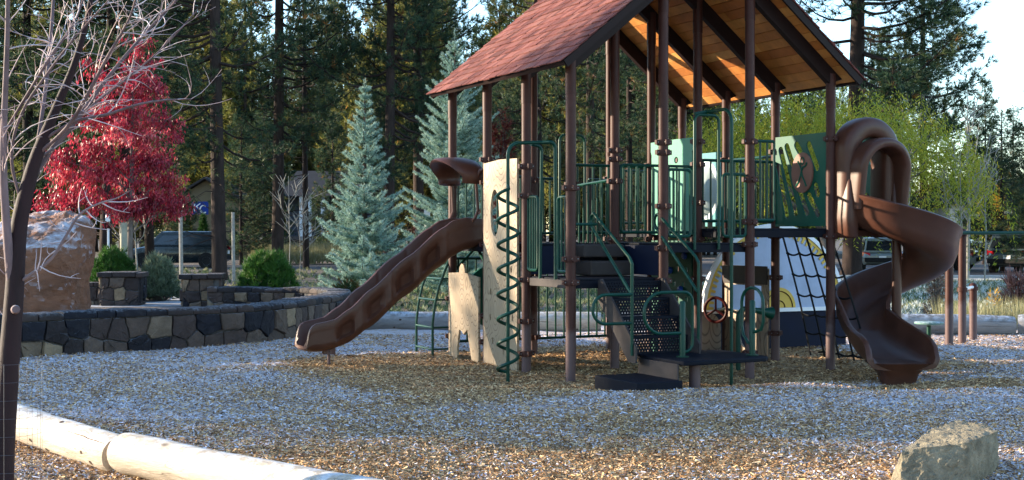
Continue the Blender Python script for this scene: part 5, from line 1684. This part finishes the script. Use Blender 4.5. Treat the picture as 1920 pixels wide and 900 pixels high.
def bare_tree():
    rr = random.Random(14)
    D = 8.35
    b = P(4, 440, D); b.z = gz(b.x, D) - .05
    t = thing('bare_tree', 'leafless young tree with frosty branches in the foreground by the pale log', 'bare tree', b)
    mb = MB(); tw = MB()
    def br(pts, depth=0.0, dz=0.0, dens=1.0, side=True, target=None, tn=.25):
        q = []; rs_ = []
        for k, (x, y, w) in enumerate(pts):
            dd = D + depth * k / max(1, len(pts) - 1) + dz * min(1, k / 2)
            q.append(P(x, y, dd) - b); rs_.append(w / FPX * dd / 2)
        # refine
        f = []; fr = []
        for k in range(len(q) - 1):
            p0 = q[max(k - 1, 0)]; p1 = q[k]; p2 = q[k + 1]; p3 = q[min(k + 2, len(q) - 1)]
            for j in range(5):
                u_ = j / 5
                f.append(.5 * ((2 * p1) + (p2 - p0) * u_ + (2 * p0 - 5 * p1 + 4 * p2 - p3) * u_ * u_ + (3 * p1 - p0 - 3 * p2 + p3) * u_ ** 3)); fr.append(rs_[k] + (rs_[k + 1] - rs_[k]) * u_)
        f.append(q[-1]); fr.append(rs_[-1])
        if tn != .0 and fr[0] < .03: fr = [r * (.80 if k > 3 else .72) for k, r in enumerate(fr)]
        mb.tube(f, fr, 14 if fr[0] > .03 else 8, t=tn)
        if side:
            L = sum((f[k + 1] - f[k]).length for k in range(len(f) - 1))
            for k in range(int(L * 13.0 * dens)):
                i = rr.randint(max(2, len(f) // 5), len(f) - 1)
                az = Vector((rr.gauss(0, 1), rr.gauss(0, .8), rr.gauss(0, .8))).normalized()
                dr_ = ((f[i] - f[i - 1]).normalized() * .9 + az * .8).normalized()
                twigs(tw, f[i], dr_, rr.uniform(.16, .55), min(.0042, fr[i] * .6), 1, rr, 1.7, None, .5)
    br([(0, 960, 46), (6, 830, 42), (15, 700, 39), (26, 560, 35), (35, 430, 31), (52, 350, 27), (70, 290, 24), (105, 205, 17), (140, 120, 13), (165, 30, 10), (180, -60, 7)], .0, 0, .35, True, tn=.0)
    br([(24, 560, 20), (12, 420, 16), (6, 300, 14), (10, 180, 11), (14, 70, 9), (16, -60, 7)], -.4, 0, .5, True, tn=.35)
    br([(54, 350, 14), (90, 290, 13), (150, 215, 12), (215, 130, 9), (275, 60, 7), (360, -30, 5)], .5, 0, .9)
    br([(73, 288, 11), (125, 240, 9), (160, 185, 9), (200, 110, 7), (245, 30, 5), (262, -40, 4)], -.5, 0, .9)
    br([(82, 262, 9), (140, 228, 8), (200, 215, 7), (260, 196, 6), (310, 188, 5), (358, 186, 3)], -.2, 0, .5)
    br([(64, 312, 11), (84, 180, 10), (95, 80, 9), (104, -50, 7)], .6, 0, .8)
    br([(8, 250, 8), (50, 180, 7), (90, 115, 7), (140, 40, 5), (170, -40, 4)], .3, -.3, .9)
    br([(44, 392, 9), (22, 300, 8), (40, 215, 7), (95, 130, 6), (150, 60, 4), (205, 0, 3)], -.3, 0, .8)
    br([(68, 298, 8), (110, 270, 7), (165, 205, 6), (235, 150, 5), (300, 95, 4), (372, 18, 3)], .2, .2, .9)
    br([(30, 532, 10), (62, 512, 9), (98, 483, 7.5), (125, 440, 6.5), (150, 402, 5.5), (185, 382, 4.5), (218, 372, 3.5), (243, 358, 2)], -.15, 0, .0, False, tn=.5)
    for (x, y, ang, L) in ((66, 508, 95, .16), (70, 505, 60, .22), (68, 506, -75, .14), (75, 500, -40, .26), (108, 465, 30, .15), (118, 452, 200, .13), (128, 436, 165, .16), (140, 418, -25, .22), (150, 404, 120, .18), (162, 395, -50, .2), (190, 380, -35, .2), (200, 378, -15, .26), (175, 388, 140, .12), (104, 470, 205, .16)):
        an = R(ang); p = P(x, y, D - .05) - b
        twigs(tw, p, Vector((math.cos(an), rr.uniform(-.3, .3), math.sin(an))), L, .0048, 1, rr, .7, .6, .5)
    # pruned stub
    mb.tube([P(28, 582, D) - b, P(29, 580, D - .09) - b, P(29, 580, D - .12) - b], [.03, .028, .022], 12, t=.3)
    BK = M('smooth dark bark', (.1, .06, .06), .7, .35, 8, .4, 26, stretch=(1, 1, .35), tints=[(0, (.018, .008, .010)), (.22, (.10, .065, .07)), (.6, (.20, .15, .16)), (1, (.3, .22, .2))], frost=.55, fscale=18)
    mb.build('trunk', BK, t, 60, fixn=False)
    tw.build('twigs', MT['twig'], t, 60, fixn=False)
    # wire guard round the foot
    g = thing('tree_guard', 'thin wire mesh guard standing around the foot of the bare tree', 'wire guard', (b.x + .04, b.y, b.z))
    mb = MB(); rad = .20
    for k in range(14):
        an = 2 * math.pi * k / 14; p = Vector((rad * math.cos(an), rad * math.sin(an), 0)); mb.tube([p, p + Z * .92], .0011, 4, cap=False)
    for r in range(9):
        mb.tube([Vector((rad * math.cos(2 * math.pi * k / 28), rad * math.sin(2 * math.pi * k / 28), .02 + r * .112)) for k in range(28)], .0011, 4, closed=True)
    mb.build('mesh', MT['wire'], g, 40)
bare_tree()

def slim_bare(px, d, ytop, label, seed, w=.06, spread=.5, n=9):
    rr = random.Random(seed)
    b = P(px, 440, d); b.z = 0
    H = P(0, ytop, d).z
    t = thing('pale_bare_tree', label, 'bare tree', b, 0, 'slim pale leafless trees')
    mb = MB()
    mb.tube([Z * -.2, Z * H * .4 + Vector((.05, 0, 0)), Z * H * .75, Z * H], [w, w * .75, w * .4, .008], 8, t=.6)
    for k in range(n):
        z = H * rr.uniform(.3, .85); az = rr.uniform(0, 6.28); L = H * .34 * (1.1 - z / H) * 1.5
        h = Vector((math.cos(az), math.sin(az) * .5, 0)) * spread
        pts = [Z * z, Z * (z + L * .45) + h * L * .6, Z * (z + L) + h * L * .85]
        mb.tube(pts, [w * .42, w * .25, .006], 5, t=.6, cap=False)
        for q in range(5):
            p = pts[1].lerp(pts[2], rr.random()); mb.tube([p, p + (Z * .6 + h * .5 + Vector((rr.gauss(0, .4), rr.gauss(0, .3), 0))) * rr.uniform(.3, .8)], [.014, .005], 4, t=.6, cap=False)
    mb.build('trunk', MT['birch'], t, 50, fixn=False)
slim_bare(1814, 48, 168, 'pale bare tree with upswept branches beside the willow in front of dark pines', 5, .075)
slim_bare(1702, 52, 105, 'slim pale bare tree top standing up behind the willow crown', 6, .06, .35)
slim_bare(1800, 44, 262, 'thin crooked bare tree leaning by the edge of the willow', 8, .04, .5)
slim_bare(1846, 46, 290, 'small bare sapling on the far side of the upswept pale tree', 9, .035, .5)
slim_bare(541, 44, 330, 'bare sapling in front of the tall straight pine beside the mugo pine', 12, .017, .6)
slim_bare(561, 46, 395, 'small grey bare shrub in front of the dark house and picket fence', 16, .013, .7)
slim_bare(253, 31, 392, 'bare greenish sapling right beside the staked red tree', 18, .03, .8)

# shrubs
def shrub(name, px0, px1, ytop, ybase, d, label, cat, mat, seed, blade=.10, n=900, nb=14, up=1.2, z=.2, shape='mound', tmean=.45):
    rs = np.random.RandomState(seed); rr = random.Random(seed)
    x0 = (px0 - 960) / FPX * d; x1 = (px1 - 960) / FPX * d
    zt = EYE + (HZ - ytop) / FPX * d
    c = Vector(((x0 + x1) / 2, d, z)); rx = (x1 - x0) / 2; rz = zt - z
    t = thing(name, label, cat, c)
    cen = []; dr = []; tt = []; mb = MB()
    for k in range(n):
        u_ = rr.gauss(0, .5); v_ = rr.gauss(0, .5)
        q = math.hypot(u_, v_)
        if q > 1: u_, v_ = u_ / q * .97, v_ / q * .97; q = .97
        top = rz * (1 - q ** 2.6) ** .55 * rr.uniform(.78, 1.04)
        p = Vector((u_ * rx, v_ * rx * .7, top * (rr.random() ** .45)))
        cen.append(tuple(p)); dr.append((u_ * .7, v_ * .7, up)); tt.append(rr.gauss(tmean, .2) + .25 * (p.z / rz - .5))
        if k % 6 == 0: mb.tube([Vector((u_ * rx * .15, v_ * rx * .15, -.1)), p * .6, p], [.012, .008, .004], 4, t=.4, cap=False)
    cen = np.array(cen); dr = nrm(np.array(dr))
    vb = blades(rs, cen, dr, nb, blade, blade * .12, .5)
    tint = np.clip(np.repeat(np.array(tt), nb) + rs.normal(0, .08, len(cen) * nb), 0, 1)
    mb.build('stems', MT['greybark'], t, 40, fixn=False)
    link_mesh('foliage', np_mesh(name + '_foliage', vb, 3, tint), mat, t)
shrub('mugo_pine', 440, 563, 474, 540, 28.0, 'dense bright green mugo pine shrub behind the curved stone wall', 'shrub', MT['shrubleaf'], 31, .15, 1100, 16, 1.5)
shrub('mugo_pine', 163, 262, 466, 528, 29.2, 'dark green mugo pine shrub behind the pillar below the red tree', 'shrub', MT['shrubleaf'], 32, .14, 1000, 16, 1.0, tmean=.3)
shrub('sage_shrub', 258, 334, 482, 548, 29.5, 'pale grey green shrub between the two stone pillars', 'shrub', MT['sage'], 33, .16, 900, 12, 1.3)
shrub('berry_shrub', 615, 690, 520, 575, 27.8, 'low dark green and rusty shrub at the end of the stone wall below the spruce', 'shrub', leaf_mat('rusty leaves', [(0, (.02, .05, .012)), (.6, (.06, .08, .02)), (1, (.3, .07, .02))], .2), 34, .10, 500, 10, .6, z=0)
shrub('red_shrub', 762, 803, 422, 470, 44, 'dark red leaved shrub below the utility box behind the straight slide', 'shrub', MT['wine'], 35, .16, 400, 10, .4, z=0)
shrub('red_shrub', 900, 975, 205, 420, 50, 'tall dark red leaved shrub behind the slide hood', 'shrub', MT['wine'], 36, .25, 800, 10, .3, z=.2)
shrub('gold_tree', 1860, 1886, 343, 415, 62, 'small golden leaved tree in front of the pale house beyond the parking lot', 'tree', MT['goldleaf'], 37, .26, 260, 10, .5, z=1.2)
shrub('dry_bush', 1735, 1775, 470, 600, 26, 'brown dried out bush behind the far log under the willow', 'shrub', leaf_mat('dry leaves', [(0, (.10, .06, .04)), (.6, (.28, .18, .13)), (1, (.5, .38, .3))], .2), 38, .11, 260, 8, .2, z=0)
shrub('twig_bush', 1872, 1940, 515, 600, 25.5, 'reddish leafless twig bush behind the far log at the parking lot side', 'shrub', leaf_mat('red twigs', [(0, (.08, .03, .03)), (1, (.24, .12, .10))], .0), 39, .3, 110, 5, 1.6, z=0)
shrub('yellow_weed', 1846, 1880, 533, 600, 24.5, 'small yellow leaved weed behind the far log', 'weed', MT['goldleaf'], 40, .10, 40, 6, .6, z=0)
shrub('cypress', 372, 390, 402, 470, 84, 'narrow dark evergreen against the tan house wall below the banner', 'evergreen', MT['shrubleaf'], 43, .3, 500, 10, 1.8, z=.2, tmean=.1)
shrub('cypress', 346, 361, 398, 470, 84.5, 'narrow dark evergreen at the corner of the tan house', 'evergreen', MT['shrubleaf'], 44, .3, 400, 10, 1.8, z=.2, tmean=.1)

def grass():
    rs = np.random.RandomState(12)
    cen = []; n = 9000
    X = 6.2 + rs.rand(n) * 14; Y = 23.3 + rs.rand(n) * 24
    k = X < Y * .42
    k2 = (X - 4.3 > (Y - 30) * .12)
    X, Y = X[k & k2], Y[k & k2]
    c1 = np.stack([X, Y, np.zeros(len(X))], 1)
    n2 = 2600
    Xa = -3.2 + rs.rand(n2) * 9.5; Ya = 24 + rs.rand(n2) * 20
    c2 = np.stack([Xa, Ya, np.zeros(n2)], 1)
    n3 = 2200
    c3 = np.stack([-24 + rs.rand(n3) * 22, 33 + rs.rand(n3) * 24, np.full(n3, .2)], 1)
    c = np.concatenate([c1, c2, c3])
    t = np.concatenate([np.clip(rs.normal(.38, .2, len(c1)), 0, 1), np.clip(rs.normal(.45, .2, n2), 0, .75), np.clip(rs.normal(.45, .2, n3), 0, .72)])
    fr = rs.rand(len(c1)) < .42; t[:len(c1)][fr] = .85 + .15 * rs.rand(fr.sum())
    nb = 9
    vb = blades(rs, c, np.tile([[0, 0, 1.0]], (len(c), 1)), nb, .15, .03, .8)
    vb[:, 2] = np.maximum(vb[:, 2], .0)
    me = np_mesh('grass', vb, 3, np.repeat(t, nb))
    tag(link_mesh('grass', me, MT['grassblade']), 'frosty short grass and dry tufts on the ground beyond the border logs', 'grass', kind='stuff')
    # tall dry grass
    n = 420
    X = 7.9 + rs.rand(n) * 3.4; Y = 23.3 + rs.rand(n) * 1.6
    vb = blades(rs, np.stack([X, Y, np.zeros(n)], 1), np.tile([[0, 0, 1.0]], (n, 1)), 8, .5, .012, .22)
    tag(link_mesh('dry_grass', np_mesh('dry_grass', vb, 3, np.clip(rs.normal(.68, .04, n * 8), 0, .74)), MT['grassblade']), 'tall dry straw coloured grass behind the far log', 'grass', kind='stuff')
    n = 900
    X = -12.5 + rs.rand(n) * 8; Y = 74 + rs.rand(n) * 2.5
    vb = blades(rs, np.stack([X * 1.1 - 1, Y, .0 + (Y - 74) * .25], 1), np.tile([[0, 0, 1.0]], (n, 1)), 8, .8, .03, .3)
    tag(link_mesh('dry_grass', np_mesh('dry_grass', vb, 3, np.clip(rs.normal(.66, .06, n * 8), 0, .74)), MT['grassblade']), 'band of pale dry grass beyond the road below the picket fence', 'grass', kind='stuff')
grass()

# ------------------------------------------------------------------ vehicles
def car(name, label, cat, loc, yaw, pm, L=4.8, W=1.9, H=1.75, hood=.27, rear=.02, group=None, plate=True, belt=.56, ws=.14):
    """x forward from the rear bumper at 0"""
    t = thing(name, label, cat, loc, yaw, group)
    zb = H * belt
    st = [(0, .42, zb * .80, .80), (.04, .30, zb * .97, .93), (.12, .26, zb, .98), (.45, .25, zb, 1.0), (1 - hood, .25, zb * .99, 1.0), (1 - hood + .05, .25, zb * .95, .99), (.93, .27, zb * .84, .95), (.985, .34, zb * .70, .86), (1.0, .42, zb * .55, .74)]
    mb = MB(); rg = []
    for f, z0, z1, w in st:
        w = w * W / 2; x = f * L
        rg.append([Vector((x, y, z)) for y, z in ((-w * .92, z0), (-w, z0 + .12), (-w, z0 + (z1 - z0) * .62), (-w * .95, z1 - .04), (-w * .86, z1), (0, z1 + .02), (w * .86, z1), (w * .95, z1 - .04), (w, z0 + (z1 - z0) * .62), (w, z0 + .12), (w * .92, z0))])
    mb.sweep(rg)
    body = mb.build('body', pm, t, 40)
    # cabin: loft from belt to roof
    b0, b1 = rear + .01, 1 - hood + .02
    r0_, r1_ = rear + .075, 1 - hood - ws
    wb, wr = W / 2 * .90, W / 2 * .74
    lv = []
    for q in (0, .5, .86, 1.0):
        e = q ** 1.2
        xa = (b0 + (r0_ - b0) * q) * L; xb = (b1 + (r1_ - b1) * q) * L
        w = wb + (wr - wb) * q; z = zb - .01 + (H - zb) * (q if q < 1 else 1.0)
        if q == 1.0: xa += .10; xb -= .12; w -= .10
        if q == .86: z = zb + (H - zb) * .93
        lv.append((xa, xb, w, z))
    mb = MB(); rg = []
    for xa, xb, w, z in lv:
        rg.append([Vector((xa, -w, z)), Vector(((xa + xb) / 2, -w * 1.015, z)), Vector((xb, -w, z)), Vector((xb + .04, 0, z)), Vector((xb, w, z)), Vector(((xa + xb) / 2, w * 1.015, z)), Vector((xa, w, z)), Vector((xa - .03, 0, z))])
    mb.sweep(rg)
    mb.build('cabin', pm, body, 40, .03)
    def on_side(sg, f, q):
        xa = (b0 + (r0_ - b0) * q) * L; xb = (b1 + (r1_ - b1) * q) * L; w = wb + (wr - wb) * q
        return Vector((xa + (xb - xa) * f, sg * (w * (1 + .015 * (1 - abs(2 * f - 1))) + .006), zb + (H - zb) * q * .985))
    for sg in (-1, 1):
        for f0, f1 in ((.05, .30), (.33, .60), (.63, .93)):
            mb = MB(); m_ = []
            for q, e in ((.10, 0), (.80, 1)):
                m_ += [on_side(sg, f0 + .01, q), on_side(sg, (f0 + f1) / 2, q), on_side(sg, f1 - .01, q)]
            mb.add(m_, [(0, 1, 4, 3), (1, 2, 5, 4)])
            mb.build('side_window', MT['glass'], body, 40)
    for front in (0, 1):
        mb = MB(); m_ = []
        for q in (.12, .84):
            xa = (b0 + (r0_ - b0) * q) * L - .018; xb = (b1 + (r1_ - b1) * q) * L + .02; w = (wb + (wr - wb) * q) * .90
            x = xb if front else xa; dx = .035 if front else -.025
            m_ += [Vector((x, -w, zb + (H - zb) * q * .985)), Vector((x + dx, 0, zb + (H - zb) * q * .985)), Vector((x, w, zb + (H - zb) * q * .985))]
        mb.add(m_, [(0, 1, 4, 3), (1, 2, 5, 4)])
        mb.build('windscreen' if front else 'rear_window', MT['glass'] if not front else MT['glass'], body, 40)
    wr_ = .34
    for fx in (.175, .80):
        for sg in (-1, 1):
            c = Vector((fx * L, sg * (W / 2 - .10), wr_))
            arch_ = MB(); arch_.lathe([(.001, .0), (wr_ + .07, .0), (wr_ + .075, -.02), (wr_ + .075, -.2), (.001, -.2)], c + Vector((0, sg * .106, .02)), Vector((0, sg, 0)), 22)
            arch_.build('wheel_arch', MT['tyre'], body, 40)
            wh = empty('wheel', c, 0, t)
            mb = MB(); mb.lathe([(wr_ * .62, .115), (wr_ * .93, .125), (wr_, .09), (wr_, -.09), (wr_ * .93, -.12), (wr_ * .5, -.12)], (0, 0, 0), Vector((0, sg, 0)), 24); mb.build('tyre', MT['tyre'], wh, 40)
            mb = MB(); mb.lathe([(.001, .10), (wr_ * .16, .105), (wr_ * .2, .085), (wr_ * .56, .105), (wr_ * .63, .116), (wr_ * .63, .06)], (0, 0, 0), Vector((0, sg, 0)), 20); mb.build('rim', MT['rim'], wh, 40)
    for sg in (-1, 1):
        mb = MB(); x = .02 * L
        mb.hexa([Vector(q) for q in ((-.01, sg * W * .30, zb * .80), (.26, sg * (W / 2 * .99), zb * .80), (.30, sg * (W / 2 * .99), zb * .84), (.06, sg * W * .30, zb * .84), (.04, sg * W * .30, zb * .93), (.26, sg * (W / 2 * .985), zb * 1.04), (.34, sg * (W / 2 * .97), zb * 1.02), (.12, sg * W * .30, zb * .95))])
        mb.build('taillight', MT['taillight'], body, None, .01)
        mb = MB(); mb.box((L * .965, sg * W * .36, zb * .66), (.05, .15, .07)); mb.build('headlight', MT['glass'], body, None, .02)
        mb = MB(); mb.box((L * (1 - hood - .03), sg * (W / 2 + .07), zb + .08), (.06, .09, .07)); mb.build('mirror', pm, body, None, .03)
    mb = MB(); mb.box((.035, 0, .52), (.09, W * .44, .10)); mb.build('rear_bumper', MT['tyre'], body, None, .03)
    if plate:
        mb = MB(); mb.box((-.015, 0, zb * .70), (.02, .16, .085)); mb.build('license_plate', MT['whitepaint'], body, None, .005)
    return t
pd = paint('dark green car paint', (.006, .012, .016)); pg = paint('dark grey green car paint', (.06, .085, .095)); pw_ = paint('pale car paint', (.45, .47, .48)); ps = paint('silver green car paint', (.20, .23, .22))
d = 67.0
car('parked_car', 'dark green SUV with silver wheels passing on the road behind the stakes', 'SUV', (((428 - 960) / FPX * d), d, .016), math.pi, pd, 5.1, 1.95, 1.85, .25, .01, belt=.60)
d = 57.0
yaw = math.pi / 2 - R(40)
wheel_c = P(1888, 440, d)
car('minivan', 'dark grey minivan with red tail lights seen from behind in the parking lot', 'minivan', (wheel_c.x, d, .014), yaw, pg, 5.0, 1.95, 1.72, .16, .0, belt=.57, ws=.16)
d = 62.0
car('parked_car', 'white car half hidden behind the pull up bar posts', 'car', ((1838 - 960) / FPX * d, d, .014), math.pi * .86, pw_, 4.4, 1.8, 1.50, .24, .02, 'cars in the parking lot')
d = 60.0
car('parked_car', 'pale silver car seen from behind through the gap beside the spiral slide', 'car', ((1655 - 960) / FPX * d, d, .014), math.pi / 2 - .15, ps, 4.5, 1.8, 1.55, .22, .02, 'cars in the parking lot')

# ------------------------------------------------------------------ houses, sign, fences beyond the road
def house_tan():
    d = 88.0
    xl = P(355, 0, d).x; xr = P(418, 0, d).x; zt = P(0, 352, d).z
    t = thing('house', 'tan sided house with a blue banner on its gable beyond the road', 'house', ((xl + xr) / 2, d, 0))
    w = (xr - xl) / 2 + .5; zp = zt + .5
    mb = MB()
    prof = [(-w, -.1), (w, -.1), (w, zt - .5), (0, zp), (-w, zt - .5)]
    mb.plate(prof, [], Vector((0, 3, 0)), Vector((1, 0, 0)), Z, Vector((0, -1, 0)), 6)
    mb.build('wall', MT['housewall'], t)
    mb = MB()
    for sg in (-1, 1):
        a = Vector((0, 0, zp + .08)); b_ = Vector((sg * (w + .5), 0, zt - .5 - (zp - zt + .5) * .5 / w + .08))
        q = [p + Vector((0, y, dz)) for dz in (0, .14) for p, y in ((a, -.5), (b_, -.5), (b_, 6.4), (a, 6.4))]
        mb.hexa(q)
    mb.build('roof', MT['houseroof'], t)
    mb = MB()
    k = FPX / d
    bx0 = (360 - 960) / k - t.location.x; bx1 = (391 - 960) / k - t.location.x; bz1 = EYE + (HZ - 378) / k; bz0 = EYE + (HZ - 402) / k
    bw = (bx1 - bx0)
    mb.box(((bx0 + bx1) / 2, -.04, (bz0 + bz1) / 2), (bw / 2, .015, (bz1 - bz0) / 2)); bn = mb.build('banner', MT['banner'], t)
    # interlocking K and C
    cx = (bx0 + bx1) / 2; cz = (bz0 + bz1) / 2; h = (bz1 - bz0) * .36
    y = -.062
    mb = MB()
    def stroke(p0, p1, wd):
        p0 = Vector((p0[0], 0, p0[1])); p1 = Vector((p1[0], 0, p1[1])); dd = (p1 - p0); L_ = dd.length; dd.normalize()
        mb.box(Vector((cx, y, cz)) + (p0 + p1) / 2, (L_ / 2, .006, wd), dd, Vector((0, 1, 0)), dd.cross(Vector((0, 1, 0))))
    stroke((-.36, -h * .7), (-.36, h), .045); y -= .003
    stroke((-.33, h * .12), (.02, h), .035); y -= .003
    stroke((-.22, h * .38), (.12, -h * .8), .045); y -= .003
    arcp = [Vector((cx + .24 + .22 * math.cos(R(a_)), y, cz - .08 + h * .82 * math.sin(R(a_)))) for a_ in range(48, 313, 12)]
    mb.tube(arcp, .045, 6)
    mb.build('lettering', MT['letter'], bn)
    mb = MB(); mb.box((-w + 1.2, -.05, 1.5), (.5, .03, .6)); mb.build('window', MT['glass'], t)
house_tan()
def house_grey():
    d = 90.0
    x0 = P(528, 0, d).x; x1 = P(690, 0, d).x; zt = P(0, 368, d).z
    t = thing('house', 'blue grey house with white porch posts beyond the road behind the blue spruce', 'house', ((x0 + x1) / 2, d + 2, 0))
    w = (x1 - x0) / 2
    mb = MB(); mb.box((0, 3, zt / 2), (w, 3, zt / 2)); mb.build('wall', MT['greywall'], t)
    mb = MB(); mb.hexa([Vector(q) for q in ((-w - .5, -2.4, zt), (w + .5, -2.4, zt), (w + .5, 6.5, zt), (-w - .5, 6.5, zt), (-w + .5, 1.5, zt + 1.9), (w - .5, 1.5, zt + 1.9), (w - .5, 3.5, zt + 1.9), (-w + .5, 3.5, zt + 1.9))]); mb.build('roof', MT['houseroof'], t)
    k = FPX / d
    for px in (566, 581, 606):
        mb = MB(); mb.box(((px - 960) / k - t.location.x, -2.1, (zt + .9) / 2), (.13, .13, (zt - .9) / 2)); mb.build('porch_post', MT['whitepaint'], t)
    mb = MB(); mb.box(((608 - 960) / k - t.location.x, -.25, 2.2), (.45, .2, .55)); mb.build('window_glow', MT['orange'], t, None, .05)  # orange box added for the warm glow of a window
    mb = MB(); mb.box((0, -1.2, .55), (w, 1.1, .45)); mb.build('porch', MT['greywall'], t)
    mb = MB(); mb.box((2.0, -.05, 2.0), (.9, .04, .6)); mb.build('window', MT['glass'], t)
    f = thing('picket_fence', 'weathered picket fence in front of the blue grey house', 'fence', ((x0 + x1) / 2, d - 4, 0))
    mb = MB()
    for q in range(46):
        mb.box((-w + q * w * 2 / 45, 0, .95), (.045, .02, .62))
    mb.build('pickets', MT['fencewood'], f)
    mb = MB()
    for z in (.6, 1.25): mb.box((0, .05, z), (w, .03, .05))
    mb.build('fence_rails', MT['fencewood'], f)
house_grey()
def house_right():
    d = 96.0
    p = P(1868, 440, d)
    t = thing('house', 'pale house with a low roof glimpsed beyond the parking lot behind the golden tree', 'house', (p.x, d, 0))
    mb = MB(); mb.box((0, 3, 1.9), (3.4, 3, 2.0)); mb.build('wall', M('pale wall', (.46, .40, .32), .8, .08, 2), t)
    mb = MB(); mb.hexa([Vector(q) for q in ((-4, -.6, 3.9), (4, -.6, 3.9), (4, 7, 3.9), (-4, 7, 3.9), (-3.4, 3.0, 5.9), (3.4, 3.0, 5.9), (3.4, 3.3, 5.9), (-3.4, 3.3, 5.9))]); mb.build('roof', MT['houseroof'], t)
    for x in (-1.8, 1.5):
        mb = MB(); mb.box((x, -.02, 2.2), (.7, .04, .6)); mb.build('window', MT['glass'], t)
house_right()
def sign():
    d = 40.0; p = P(203, 440, d); p.z = .2
    t = thing('street_sign', 'small sign on a white pole behind the shrub and the climbing rock', 'street sign', p)
    z1 = P(0, 400, d).z - .2
    mb = MB(); mb.tube([Z * -.2, Z * z1], .035, 8); mb.build('pole', MT['whitepaint'], t, 40)
    mb = MB(); mb.box((0, -.045, z1 - .12), (.07, .008, .13)); mb.build('sign_board', MT['whitepaint'], t)
    mb = MB(); mb.box((.0, -.055, z1 - .36), (.08, .008, .10)); mb.build('sign_board', MT['red'], t)
sign()
def ubox():
    d = 52.0; p = P(799, 440, d); p.z = 0
    t = thing('utility_box', 'pale utility box on a pole between the two blue spruces', 'utility box', p)
    z0 = P(0, 410, d).z; z1 = P(0, 385, d).z
    mb = MB(); mb.box((0, 0, (z0 + z1) / 2), (.15, .12, (z1 - z0) / 2)); mb.build('box', MT['whitepaint'], t, None, .02)
    mb = MB(); mb.tube([Z * -.2, Z * z0], .05, 8); mb.build('pole', MT['whitepaint'], t, 40)
ubox()
